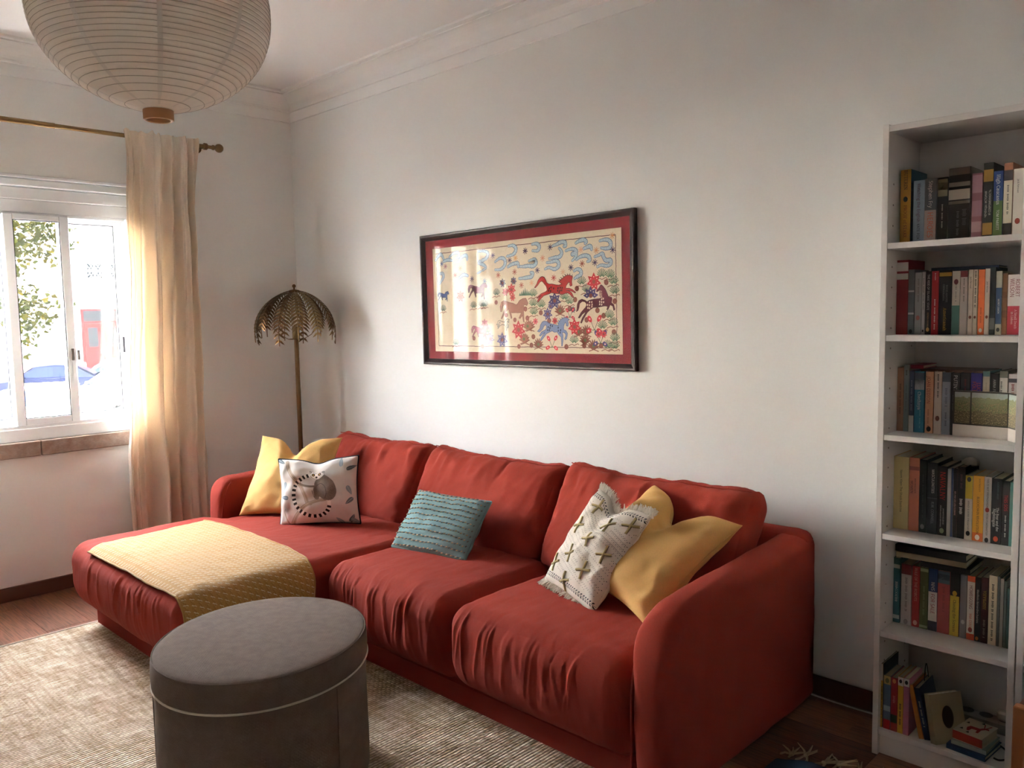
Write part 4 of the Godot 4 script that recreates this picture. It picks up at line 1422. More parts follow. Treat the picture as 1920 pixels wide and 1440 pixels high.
func lights_hung() -> void:
	# paper lantern
	var c := Vector3(2.602, 2.292, 1.975)
	var paper := mat(Color(0.98, 0.965, 0.945), 0.85, 0.0, 0.2)
	paper.backlight_enabled = true
	paper.backlight = Color(0.98, 0.95, 0.91)
	var nz := noise(2.4, 51, 3)
	var lan := thing("paper_lantern", "large white ribbed rice paper pendant lantern under the ceiling", "pendant lamp", c)
	var R := 0.303
	var V := 0.262
	var rows := 46
	var radius := func(t: float) -> float:   # t -1 bottom .. 1 top
		return maxf(R * pow(maxf(0.0, 1.0 - pow(absf(t), 2.25)), 0.56), 0.04)
	var mb := MB.new()
	var sub := 4
	mb.grid(120, rows * sub, func(u, w):
		var t: float = (w * 2.0 - 1.0)
		var k := fposmod(w * rows, 1.0)
		var a: float = -u * TAU
		var sag := 0.0045 * sin(k * PI) * (0.7 + 0.6 * nz.get_noise_2d(cos(a) * 3.0 + floor(w * rows), sin(a) * 3.0))
		var crinkle := 0.0022 * nz.get_noise_3d(cos(a) * 14.0, sin(a) * 14.0, w * 60.0) * sin(k * PI)
		var rr: float = radius.call(t) - sag + crinkle
		return c + Vector3(cos(a) * rr, t * V, sin(a) * rr), true)
	part(lan, "paper_shade", mb, paper)
	var wire := mat("b5aba0", 0.6)
	for k in rows - 1:
		var t := (k + 1.0) / rows * 2.0 - 1.0
		var rr: float = radius.call(t) + 0.0009
		var path := []
		for j in 61:
			var a := TAU * j / 60.0
			path.append(c + Vector3(cos(a) * rr, t * V, sin(a) * rr))
		part(lan, "rib_wire", MB.new().tube(path, 0.0007, 4, false), wire)
	var band := mat(Color(0.93, 0.915, 0.89), 0.9)
	band.backlight_enabled = true
	band.backlight = Color(0.6, 0.58, 0.55)
	for k in 9:
		var a := TAU * k / 9.0 + 0.35
		var st := MB.new()
		var b := Basis(Vector3.UP, -a)
		st.grid(2, 60, func(u, w):
			var t: float = (1.0 - w) * 1.96 - 0.98
			var rr: float = radius.call(t) + 0.0012
			return c + b * Vector3(rr, t * V, (u - 0.5) * 0.012 * clampf(rr / 0.14, 0.45, 1.0)))
		part(lan, "glue_strip", st, band)
	for s in [-1.0, 1.0]:
		part(lan, "collar", MB.new().lathe([Vector2(0.030, 0.012), Vector2(0.030, -0.012), Vector2(0.032, -0.014), Vector2(0.037, -0.014), Vector2(0.039, -0.012), Vector2(0.039, 0.012), Vector2(0.037, 0.014), Vector2(0.032, 0.014), Vector2(0.030, 0.012)], 36, c + Vector3(0, s * (V + 0.012), 0)), mat("b9875c", 0.55))
	var fit := MB.new().lathe([Vector2(0.0, 0.0), Vector2(0.018, 0.0), Vector2(0.021, 0.01), Vector2(0.021, 0.05), Vector2(0.008, 0.06), Vector2(0.008, 0.07)], 16, c + Vector3(0, 0.06, 0))
	part(lan, "bulb_holder", fit, M.white)
	var bp := []
	for k in 13:
		var a := -PI / 2 + PI * k / 12.0
		bp.append(Vector2(0.03 * cos(a) + (0.004 if k == 12 else 0.0), 0.032 + 0.032 * sin(a) * (1.25 if a > 0 else 1.0)))
	part(lan, "bulb", MB.new().lathe(bp, 16, c + Vector3(0, -0.01, 0)), mat(Color(0.95, 0.94, 0.9), 0.2))
	part(lan, "cord", MB.new().rod(c + Vector3(0, 0.12, 0), Vector3(c.x, CH - 0.03, c.z), 0.003, 0.003, 8), M.white)
	part(lan, "ceiling_rose", MB.new().lathe([Vector2(0.0, -0.035), Vector2(0.02, -0.034), Vector2(0.045, -0.012), Vector2(0.05, 0.0)], 24, Vector3(c.x, CH, c.z)), M.white)
	palm_lamp()

func palm_lamp() -> void:
	var b := Vector3(0.42, 0, 0.275)
	var o := thing("floor_lamp", "antique brass floor lamp with a shade of fern leaves in the corner", "floor lamp", b)
	part(o, "base", MB.new().lathe([Vector2(0.0, 0.0), Vector2(0.13, 0.0), Vector2(0.135, 0.006), Vector2(0.13, 0.018), Vector2(0.03, 0.026), Vector2(0.014, 0.045)], 36, b), M.antique)
	part(o, "pole", MB.new().rod(b + Vector3(0, 0.03, 0), b + Vector3(0, 1.36, 0), 0.0135, 0.0135, 18), M.antique)
	var kn := []
	for k in 9:
		var a := -PI / 2 + PI * k / 8.0
		kn.append(Vector2(0.017 * cos(a), 0.03 + 0.017 * sin(a)))
	part(o, "dimmer_knob", MB.new().lathe(kn, 16, b + Vector3(0, 0.645, 0), Basis(Vector3(0, 0, 1), -PI / 2)), M.antique)
	part(o, "lamp_socket", MB.new().lathe([Vector2(0.0, 0.0), Vector2(0.022, 0.0), Vector2(0.022, 0.075), Vector2(0.0, 0.078)], 18, b + Vector3(0, 1.335, 0)), M.brass)
	var bl := []
	for k in 13:
		var a := -PI / 2 + PI * k / 12.0
		bl.append(Vector2(0.026 * cos(a), 0.04 + 0.036 * sin(a)))
	part(o, "bulb", MB.new().lathe(bl, 16, b + Vector3(0, 1.41, 0)), mat(Color(0.9, 0.88, 0.84, 0.25), 0.05))
	var ring := MB.new()
	var rp := []
	for k in 33:
		rp.append(b + Vector3(cos(TAU * k / 32.0) * 0.045, 1.335, sin(TAU * k / 32.0) * 0.045))
	ring.tube(rp, 0.003, 6, false)
	for k in 4:
		var a := TAU * k / 4.0 + 0.4
		ring.rod(b + Vector3(0, 1.335, 0), b + Vector3(cos(a) * 0.045, 1.335, sin(a) * 0.045), 0.003, 0.003, 6)
		ring.tube([b + Vector3(cos(a) * 0.045, 1.335, sin(a) * 0.045), b + Vector3(cos(a) * 0.09, 1.36, sin(a) * 0.09), b + Vector3(cos(a) * 0.2, 1.47, sin(a) * 0.2)], 0.002, 5)
	part(o, "gallery_ring", ring, M.antique)
	# the shade: fern fronds bent over a dome, each with a midrib and cut leaflets
	var apex := b + Vector3(0, 1.625, 0)
	var rad := 0.245
	for k in 13:
		var layer := k % 3
		var a0 := TAU * k / 13.0
		var long: float = [1.0, 0.93, 1.06][layer]
		var lift: float = [0.0, 0.006, -0.006][layer]
		var arcp := func(s: float) -> Vector3:   # s 0 at the crown .. 1 at the tip; out and down
			var t: float = s * long * 1.72
			var rr := (rad + lift) * sin(minf(t, 1.6)) * (1.0 - 0.06 * maxf(0.0, t - 1.35))
			var y := -0.235 * (1.0 - cos(minf(t, 1.62))) - 0.02 * s - 0.14 * maxf(0.0, t - 1.45)
			return Vector3(rr, y + lift, 0.0)
		var tw := Basis(Vector3.UP, a0)
		var mb := MB.new()
		var n := 40
		var rib := []
		for j in n + 1:
			var s := 0.05 + 0.95 * j / n
			rib.append(apex + tw * arcp.call(s))
		mb.tube(rib, 0.003, 5, true)
		for j in 15:
			var s := 0.12 + 0.82 * j / 15.0
			var p: Vector3 = arcp.call(s)
			var d: Vector3 = (arcp.call(s + 0.02) - p).normalized()
			var nrm := Vector3(-d.y, d.x, 0.0)
			if nrm.dot(Vector3(p.x, p.y + 0.25, 0)) < 0.0:
				nrm = -nrm
			var wide := minf(0.062 * pow(sin(PI * clampf(0.10 + 0.86 * s, 0, 1)), 0.7), 0.006 + p.x * 0.25)
			for sd in [-1.0, 1.0]:
				var out := Vector3(0, 0, sd)
				var tip: Vector3 = p + d * wide * 0.8 + out * wide * 0.92 - nrm * wide * 0.16
				var mid: Vector3 = p + d * wide * 0.3 + out * wide * 0.5 + nrm * 0.002
				var wv: Vector3 = d * 0.0062
				var q := [p - wv, mid - wv * 1.3, tip, mid + wv * 1.3, p + wv]
				if sd > 0.0:
					q.reverse()
				for e in [0.0, -0.0012]:
					var f := q.map(func(x): return apex + tw * (x + nrm * e))
					if e < 0.0:
						f.reverse()
					mb.face(f)
		part(o, "fern_leaf", mb, M.antique if layer else M.brass)
	part(o, "crown", MB.new().lathe([Vector2(0.0, -0.012), Vector2(0.03, -0.01), Vector2(0.036, 0.0), Vector2(0.028, 0.008), Vector2(0.006, 0.012), Vector2(0.005, 0.022)], 24, apex), M.antique)
	var fb := []
	for k in 9:
		var a := -PI / 2 + PI * k / 8.0
		fb.append(Vector2(0.0115 * cos(a), 0.032 + 0.0115 * sin(a)))
	part(o, "finial", MB.new().lathe(fb, 16, apex), M.antique)

func picture() -> void:
	var c := Vector3(2.0485, 1.55, 0.0)
	var w := 1.441
	var h := 0.704
	var o := thing("framed_embroidery", "dark framed folk embroidery of horses and clouds with a red mount", "picture", Vector3.ZERO)
	var frame := mat("2a1e1e", 0.45, 0.0, 0.35)
	# four mitred rails with a raised outer edge and a bevel towards the glass
	var prof := [Vector2(0.0, 0.004), Vector2(0.0, 0.026), Vector2(0.004, 0.03), Vector2(0.012, 0.03), Vector2(0.03, 0.018), Vector2(0.031, 0.012), Vector2(0.031, 0.004)]
	var cor := [Vector2(-w, -h) * 0.5, Vector2(w, -h) * 0.5, Vector2(w, h) * 0.5, Vector2(-w, h) * 0.5]
	for k in 4:
		var a: Vector2 = cor[k]
		var b: Vector2 = cor[(k + 1) % 4]
		var d := (b - a).normalized()
		var inn := Vector2(-d.y, d.x)
		var mb := MB.new()
		for j in prof.size() - 1:
			var p: Vector2 = prof[j]
			var q: Vector2 = prof[j + 1]
			var g := func(e: Vector2, s: float, r: Vector2) -> Vector3:
				var t: Vector2 = e + inn * r.x + d * s * r.x
				return Vector3(t.x, t.y, r.y)
			mb.face([g.call(a, 1.0, p), g.call(b, -1.0, p), g.call(b, -1.0, q), g.call(a, 1.0, q)])
		part(o, "frame_rail", mb, frame)
	part(o, "backing", MB.new().box(Vector3(0, 0, 0.006), Vector3(w - 0.03, h - 0.03, 0.008)), mat("5a4636", 0.8))
	var mount := cloth(Color(0.5, 0.13, 0.16), 8.0, 0.25, 0.85, 0.1)
	part(o, "mount", MB.new().box(Vector3(0, 0, 0.0105), Vector3(w - 0.05, h - 0.05, 0.002)), mount)
	var am := mat(Color.WHITE, 0.9, 0.0, 0.2)
	am.albedo_texture = tex(embroidery())
	var cw := 1.271
	var ch := 0.556
	var m := MB.new()
	m.box(Vector3(0.006, -0.002, 0.0122), Vector3(cw, ch, 0.0016))
	for k in m.v.size():
		m.uv[k] = Vector2((m.v[k].x - 0.006) / cw + 0.5, 0.5 - (m.v[k].y + 0.002) / ch)
	part(o, "embroidered_cloth", m, am)
	var gl := mat(Color(0.95, 0.97, 0.97, 0.02), 0.0)
	gl.transparency = BaseMaterial3D.TRANSPARENCY_ALPHA
	gl.metallic_specular = 0.13
	part(o, "glass", MB.new().box(Vector3(0, 0, 0.0165), Vector3(w - 0.058, h - 0.058, 0.002)), gl)
	o.transform = Transform3D(Basis(Vector3.BACK, deg_to_rad(0.35)), c)

func embroidery() -> Image:
	var im := Image.create(1600, 700, false, Image.FORMAT_RGB8)
	im.fill(hexc("d9cab0"))
	var r := RandomNumberGenerator.new()
	r.seed = 6
	for k in 5000:
		var p := Vector2(r.randf() * 1600, r.randf() * 700)
		ink_line(im, PackedVector2Array([p, p + (Vector2(r.randf_range(8, 30), 0) if r.randf() < 0.5 else Vector2(0, r.randf_range(8, 30)))]), 1.5, 1.5, hexc("d2c2a6") if r.randf() < 0.6 else hexc("e2d5bd"))
	var S := Vector2(1.0, 700.0 / 680.0)
	var bd := PackedVector2Array()
	for q in [Vector2(36, 34), Vector2(1560, 36), Vector2(1562, 664), Vector2(38, 662), Vector2(36, 34)]:
		bd.append(q)
	for k in 4:
		var run := PackedVector2Array()
		for j in 41:
			run.append(bd[k].lerp(bd[k + 1], j / 40.0) + Vector2(r.randf_range(-1.5, 1.5), r.randf_range(-1.5, 1.5)))
		ink_line(im, run, 4, 4, hexc("5a3236"))
	# clouds: lumpy ropes outlined in slate
	for c in ART.clouds:
		var l := shift(curve(c, 9), S, Vector2.ZERO)
		for pass_ in [[11.5, "5f7390"], [8.2, "aebfca"]]:
			for k in l.size():
				var lump := 1.0 + 0.25 * sin(k * 1.9)
				ink_dot(im, l[k], pass_[0] * lump * (0.55 + 0.45 * sin(PI * clampf((k + 2.0) / (l.size() + 3.0), 0, 1))), hexc(pass_[1]))
		for k in range(2, l.size() - 2, 5):
			var n := (l[k + 1] - l[k - 1]).normalized().orthogonal()
			ink_line(im, PackedVector2Array([l[k] - n * 6, l[k] + (l[k + 1] - l[k]) * 0.6, l[k] + n * 6]), 1.8, 1.8, hexc("8298ac"))
	for e in ART.motifs:
		motif(im, e[0], Vector2(e[1], e[2]) * S, e[3] * 0.66, hexc(e[4]), r)
	for e in [["brown_horse", "9c6e60", "7a5248"], ["red_horse", "a82a2a", "4a1a1c"], ["maroon_horse", "5c2030", "3a1420"], ["blue_horse", "8090b4", "4a5880"]]:
		horse(im, shift(PackedVector2Array(pairs_of(ART[e[0]])), S, Vector2.ZERO), hexc(e[1]), hexc(e[2]))
	for e in [["red_spots", "2b1414"], ["blue_spots", "26304e"], ["cream_spots", "e0cdb0"]]:
		for q in pairs_of(ART[e[0]]):
			ink_dot(im, q * S, 4.6, hexc(e[1]), 6.5, 0.3)
	for e in [["red_mane", "3c1416"], ["blue_mane", "4a5880"], ["maroon_mane", "d8c4a4"]]:
		var q := pairs_of(ART[e[0]])
		for k in range(0, q.size(), 2):
			ink_line(im, PackedVector2Array([q[k] * S, q[k + 1] * S]), 5, 3, hexc(e[1]))
	return im

func pairs_of(flat: Array) -> Array:
	var out := []
	for k in range(0, flat.size(), 2):
		out.append(Vector2(flat[k], flat[k + 1]))
	return out

func horse(im: Image, poly: PackedVector2Array, fill: Color, edge: Color) -> void:
	ink_poly(im, poly, fill)
	var l := poly.duplicate()
	l.append(poly[0])
	ink_line(im, l, 3, 3, edge)

func motif(im: Image, kind: String, c: Vector2, s: float, col: Color, r: RandomNumberGenerator) -> void:
	match kind:
		"star":
			for k in 4:
				var d := Vector2(s * 1.1, 0).rotated(k * PI / 4 + 0.2)
				ink_line(im, PackedVector2Array([c - d, c, c + d]), 4, 4, col)
		"disc":
			ink_dot(im, c, s, col)
			ink_dot(im, c, s * 0.6, col.lightened(0.08))
		"pine":
			ink_line(im, curve([c.x - s * 1.5, c.y + s, c.x - s * 0.6, c.y + s * 0.7, c.x, c.y + s * 0.9, c.x + s * 0.9, c.y + s * 0.6, c.x + s * 1.2, c.y + s * 0.8]), 4, 3.5, hexc("74382c"))
			for k in 9:
				var d := Vector2(s * 1.15, 0).rotated(-PI * (0.06 + 0.88 * k / 8.0))
				ink_line(im, PackedVector2Array([c + d * 0.25 + Vector2(0, s * 0.5), c + d]), 3, 4.4, col.darkened(0.1))
		"fan":
			for k in 8:
				var d := Vector2(s * 1.15, 0).rotated(-PI * (0.0 + k / 7.0))
				ink_line(im, PackedVector2Array([c + Vector2(0, s * 0.4), c + d * 0.8, c + d * 1.05]), s * 0.45, 3, col)
			ink_dot(im, c + Vector2(0, -s * 0.1), s * 0.28, hexc("5a6a44"))
			ink_line(im, PackedVector2Array([c + Vector2(-s, s * 0.8), c + Vector2(0, s * 0.5), c + Vector2(s, s * 0.8)]), 5, 5, col)
		"petal", "half":
			var n := 7 if kind == "petal" else 5
			for k in n:
				var a := TAU * k / 7.0 - PI / 2 if kind == "petal" else -PI * (0.02 + 0.96 * k / 4.0)
				var d := Vector2.from_angle(a) * s
				var q := d.orthogonal() * 0.3
				ink_poly(im, PackedVector2Array([c + d * 0.1, c + d * 0.5 + q, c + d * 1.05, c + d * 0.5 - q]), col)
				ink_dot(im, c + d * 0.55, s * 0.07, hexc("e6d8bd"))
			ink_dot(im, c, s * 0.24, hexc("80453a"))
		"sprig":
			for d in [Vector2(-0.55, -0.75), Vector2(0.6, -0.8), Vector2(-0.7, 0.35), Vector2(0.6, 0.4)]:
				ink_line(im, PackedVector2Array([c + Vector2(0, s * 0.3), c + d * s * 0.8]), 3, 3, hexc("33503c"))
				ink_dot(im, c + d * s, s * 0.36, col, s * 0.22, d.angle())
				ink_dot(im, c + d * s, s * 0.1, hexc("e8c0b8"))
		"flame":
			for k in 7:
				var x := (k - 3) * s * 0.32
				var hh := s * (1.1 - 0.22 * absf(k - 3.0))
				ink_poly(im, PackedVector2Array([c + Vector2(x - s * 0.2, s * 0.5), c + Vector2(x, s * 0.5 - hh), c + Vector2(x + s * 0.2, s * 0.5)]), col)
		"ghost", "horse2", "horse3":
			var src := pairs_of(ART.blue_horse if kind == "ghost" else ART.brown_horse)
			var lo: Vector2 = src[0]
			var hi: Vector2 = src[0]
			for q in src:
				lo = lo.min(q)
				hi = hi.max(q)
			var k := s * 1.45 / (hi.x - lo.x)
			var poly := PackedVector2Array()
			for q in src:
				poly.append((q - (lo + hi) * 0.5) * k + c)
			if kind == "ghost":
				poly.append(poly[0])
				ink_line(im, poly, 3, 3, col)
			else:
				horse(im, poly, col, col.darkened(0.3))

const SX := 3.8928
const SZ := 0.285
const DECKS := [1.6592, 1.3724, 1.0586, 0.739, 0.4173, 0.088]

func bookcase() -> void:
	for k in 2:
		var x := SX + k * 0.403
		var label: String = ["tall narrow white bookcase filled with books against the wall", "second white bookcase at the right picture edge, mostly out of view"][k]
		var o := thing("bookcase", label, "bookcase", Vector3(x + 0.2, 0, 0.14), "white bookcases along the wall")
		part(o, "side_panel", MB.new().span(Vector3(x, 0, 0.004), Vector3(x + 0.018, 2.02, SZ), 0.001), M.shelf)
		part(o, "side_panel", MB.new().span(Vector3(x + 0.382, 0, 0.004), Vector3(x + 0.4, 2.02, SZ), 0.001), M.shelf)
		part(o, "top_panel", MB.new().span(Vector3(x + 0.018, 1.997, 0.004), Vector3(x + 0.382, 2.016, SZ - 0.002), 0.001), M.shelf)
		part(o, "back_panel", MB.new().span(Vector3(x + 0.016, 0.06, 0.004), Vector3(x + 0.384, 2.0, 0.008)), M.shelf)
		for y in DECKS:
			part(o, "shelf", MB.new().span(Vector3(x + 0.0185, y - 0.0185, 0.009), Vector3(x + 0.3815, y, SZ - 0.003), 0.001), M.shelf)
		part(o, "plinth", MB.new().span(Vector3(x + 0.018, 0.0, 0.25), Vector3(x + 0.382, 0.069, 0.268), 0.001), M.shelf)
		for s in [0.0182, 0.3806]:
			var holes := MB.new()
			for j in 26:
				holes.span(Vector3(x + s, 0.24 + j * 0.064, 0.238), Vector3(x + s + 0.0012, 0.245 + j * 0.064, 0.243))
				holes.span(Vector3(x + s, 0.24 + j * 0.064, 0.048), Vector3(x + s + 0.0012, 0.245 + j * 0.064, 0.053))
			part(o, "peg_holes", holes, mat("8a857e", 0.8)).set_meta("kind", "stuff")

func paper_of(color: String) -> StandardMaterial3D:
	var key := "paper_" + color
	if not M.has(key):
		M[key] = mat(color, 0.45)
	return M[key]

func book(label: String, x0: float, x1: float, y: float, high: float, zs: float, deep: float, spine: String, cover: String, items := []) -> Node3D:
	var o := thing("book", label, "book", Vector3((x0 + x1) * 0.5, y, zs - deep * 0.5), "books on the white bookcase")
	var zb := zs - deep
	var b := minf(0.0016, (x1 - x0) * 0.16)
	var cv := MB.new()
	cv.span(Vector3(x0, y, zb), Vector3(x0 + b, y + high, zs - 0.001))
	cv.span(Vector3(x1 - b, y, zb), Vector3(x1, y + high, zs - 0.001))
	part(o, "cover", cv, paper_of(cover))
	part(o, "spine", MB.new().span(Vector3(x0, y, zs - 0.0022), Vector3(x1, y + high, zs), 0.0008), paper_of(spine))
	part(o, "pages", MB.new().span(Vector3(x0 + b, y + 0.0015, zb + 0.002), Vector3(x1 - b, y + high - 0.0022, zs - 0.002)), paper_of("cbbfa8"))
	var w := x1 - x0
	var cx := (x0 + x1) * 0.5
	var top := y + high
	for e in items:
		match e[0]:
			"b":
				part(o, "spine_band", MB.new().span(Vector3(x0 + 0.0004, top - e[2] * high + (0.0006 if e[2] >= 1 else 0.0), zs - 0.001), Vector3(x1 - 0.0004, top - e[1] * high - (0.0006 if e[1] <= 0 else 0.0), zs + 0.0004)), paper_of(e[3]))
			"o":
				var m := MB.new()
				m.lathe([Vector2(1, 0), Vector2(1, 0.0008)], 14, Vector3(cx, top - e[1] * high, zs + 0.0001), Basis(Vector3.RIGHT, PI / 2), minf(w * 0.27, 0.0065), minf(w * 0.38, 0.0085))
				m.disc(Vector3(cx, top - e[1] * high, zs + 0.0009), 1.0, 14, Basis(Vector3.RIGHT, PI / 2), minf(w * 0.27, 0.0065), minf(w * 0.38, 0.0085))
				part(o, "spine_mark", m, paper_of(e[2]))
			"l":
				# print too small to read: a row of little strokes
				var m := MB.new()
				var n := int(clampf(e[3] * high / 0.0042, 4, 26))
				for k in n:
					if k % 6 == 5:
						continue
					var yy: float = top - (e[2] + e[3] * ((k + 0.5) / n - 0.5)) * high
					m.box(Vector3(cx + e[5] * w, yy, zs + 0.0004), Vector3(w * e[4] * (0.75 if k % 3 else 1.0), 0.0026, 0.0006))
				part(o, "fine_print", m, paper_of(e[1])).set_meta("kind", "stuff")
			"t":
				var t := words(e[1], w * e[5], high * e[4], e[7] == 1)
				var q := part(o, "title_lettering", t, paper_of(e[2]))
				var up: bool = e[8] == 1
				q.transform = Transform3D(Basis(Vector3.BACK, PI / 2 if up else -PI / 2), Vector3(cx + e[6] * w, top - e[3] * high, zs + 0.0007) - origin[o])
	return o

func library() -> void:
	for e in BOOKS:
		var x0 := maxf(e[1], SX + 0.0195)
		var x1 := minf(maxf(e[2], x0 + 0.006), SX + 0.381)
		var deep := clampf(e[3] * 0.64, 0.1, 0.155)
		book(e[7], x0, x1, DECKS[e[0]] + 0.0004, e[3], e[4], deep, e[5], e[6], e[8])
	# books lying flat on the rows
	flat_book("dark blue book lying flat across the row of the second shelf", Vector3(4.10, 1.5735, 0.125), Vector3(0.185, 0.012, 0.12), 3.0, "1f2c44")
	flat_book("brown book lying flat behind the row of the third shelf", Vector3(4.07, 1.2555, 0.085), Vector3(0.19, 0.012, 0.13), -2.0, "6b4a36")
	flat_book("small pink red book lying flat at the left of the third shelf", Vector3(3.962, 1.2685, 0.10), Vector3(0.05, 0.012, 0.13), 0.0, "a03a48")
	flat_book("black book lying flat on the fifth shelf row, lowest of three", Vector3(4.068, 0.6325, 0.10), Vector3(0.146, 0.018, 0.155), 0.0, "151416")
	flat_book("cream book lying flat on the fifth shelf row, middle of three", Vector3(4.022, 0.6507, 0.105), Vector3(0.208, 0.0175, 0.14), 2.0, "b9a88c")
	flat_book("large black book lying flat on the fifth shelf row, topmost of three", Vector3(4.022, 0.6712, 0.10), Vector3(0.212, 0.0225, 0.15), 0.0, "1c1b1d")
	# leaning books on the bottom shelf
	for e in [["orange book leaning to the left on the bottom shelf", 0.014, 0.172, 0.125, 4.037, 0.262, 12.0, "c07a2c", "b06a28"], ["navy blue cloth book with a ribbon loop leaning on the bottom shelf", 0.017, 0.164, 0.13, 4.0535, 0.258, 12.5, "1f2c4a", "24365c"]]:
		var o := book(e[0], -e[1] * 0.5, e[1] * 0.5, 0.0, e[2], 0.0, e[3], e[7], e[8], [["l", "b8b4a0", 0.5, 0.5, 0.3, 0.0]] if e[7] == "1f2c4a" else [])
		lean_on(o, Vector3(e[4], DECKS[5], e[5]), e[6], 0.0, e[1])
		if e[7] == "1f2c4a":
			var path := []
			for k in 25:
				var t := k / 24.0
				path.append(Vector3(-0.004 + 0.012 * sin(t * PI), 0.150 + 0.062 * sin(t * PI), -0.075 - 0.045 * t))
			part(o, "ribbon_loop", MB.new().tube(path, 0.0016, 6), M.black)
	var cb := book("cream board book with a brown oval picture leaning on the bottom shelf", -0.012, 0.012, 0.0, 0.15, 0.0, 0.115, "a8997a", "b0a284")
	var ov := MB.new()
	var side := Basis(Vector3(0, 0, -1), Vector3(1, 0, 0), Vector3(0, -1, 0))
	ov.disc(Vector3(0.0124, 0.078, -0.056), 1.0, 28, side, 0.02, 0.034)
	ov.lathe([Vector2(1, -0.0008), Vector2(1, 0)], 28, Vector3(0.0124, 0.078, -0.056), side, 0.02, 0.034)
	part(cb, "oval_picture", ov, mat("4a3c2e", 0.7))
	lean_on(cb, Vector3(4.076, DECKS[5], 0.272), 14.0, -34.0, 0.024)
	# pile at the right
	flat_book("blue children's book lying flat at the bottom of the pile", Vector3(4.173, 0.0965, 0.205), Vector3(0.112, 0.016, 0.13), -6.0, "24486e")
	flat_book("pale children's book lying flat in the middle of the pile", Vector3(4.176, 0.1115, 0.2), Vector3(0.1, 0.013, 0.12), -4.0, "9ca8a4")
	var bb := flat_book("white board book with a red reindeer on top of the pile", Vector3(4.175, 0.134, 0.2), Vector3(0.086, 0.031, 0.11), -9.0, "c8bca8")
	var stag := MB.new()
	stag.prism(PackedVector2Array([Vector2(-0.02, -0.012), Vector2(-0.014, -0.03), Vector2(-0.008, -0.03), Vector2(-0.006, -0.012), Vector2(0.008, -0.01), Vector2(0.012, -0.028), Vector2(0.018, -0.026), Vector2(0.017, 0.0), Vector2(0.024, 0.012), Vector2(0.034, 0.014), Vector2(0.03, 0.022), Vector2(0.018, 0.02), Vector2(0.01, 0.006), Vector2(-0.016, 0.004)]), Basis(Vector3.RIGHT, Vector3(0, 0, -1), Vector3.UP), Vector3(0.0, 0.0156, 0.0), 0.0006)
	for s in [-1.0, 1.0]:
		stag.box(Vector3(0.02 + s * 0.006, 0.0159, -0.032), Vector3(0.003, 0.0006, 0.024), 0.0, Basis(Vector3.UP, s * -0.3))
	part(bb, "reindeer_print", stag, mat("9a2a24", 0.6))
	for q in [Vector3(-0.03, 0.0158, -0.02), Vector3(-0.028, 0.0158, 0.03), Vector3(0.005, 0.0158, -0.045), Vector3(-0.005, 0.0158, 0.042)]:
		part(bb, "tree_print", MB.new().prism(PackedVector2Array([Vector2(-0.005, -0.004), Vector2(0.005, -0.004), Vector2(0.0, 0.008)]), Basis(Vector3.RIGHT, Vector3(0, 0, -1), Vector3.UP), q, 0.0006), mat("3a3a30", 0.7))
	part(bb, "spine_band", MB.new().box(Vector3(0.0, 0.0, 0.0552), Vector3(0.087, 0.026, 0.001)), mat("a63a26", 0.6))

func lean_on(o: Node3D, at: Vector3, tilt: float, turn: float, w: float) -> void:
	# tips a book to the left about its lower left edge and sets that edge down
	var b := Basis(Vector3.UP, deg_to_rad(turn)) * Basis(Vector3.BACK, deg_to_rad(tilt))
	o.transform = Transform3D(b, at + b * (origin[o]) + Vector3(0, sin(deg_to_rad(tilt)) * w * 0.5, 0))

func flat_book(label: String, c: Vector3, s: Vector3, turn: float, cover: String) -> Node3D:
	var o := thing("book", label, "book", c, "books on the white bookcase")
	origin[o] = Vector3.ZERO
	var t := minf(0.0022, s.y * 0.2)
	for k in [-1.0, 1.0]:
		part(o, "cover", MB.new().box(Vector3(0, k * (s.y - t) * 0.5, 0), Vector3(s.x, t, s.z), 0.0005), paper_of(cover))
	part(o, "spine", MB.new().box(Vector3(0, 0, s.z * 0.5 - t * 0.5), Vector3(s.x, s.y, t), 0.0005), paper_of(cover))
	part(o, "pages", MB.new().box(Vector3(0, 0, -t * 0.5), Vector3(s.x - 0.006, s.y - t * 2.0, s.z - t - 0.004)), paper_of("cbbfa8"))
	o.rotation.y = deg_to_rad(turn)
	return o

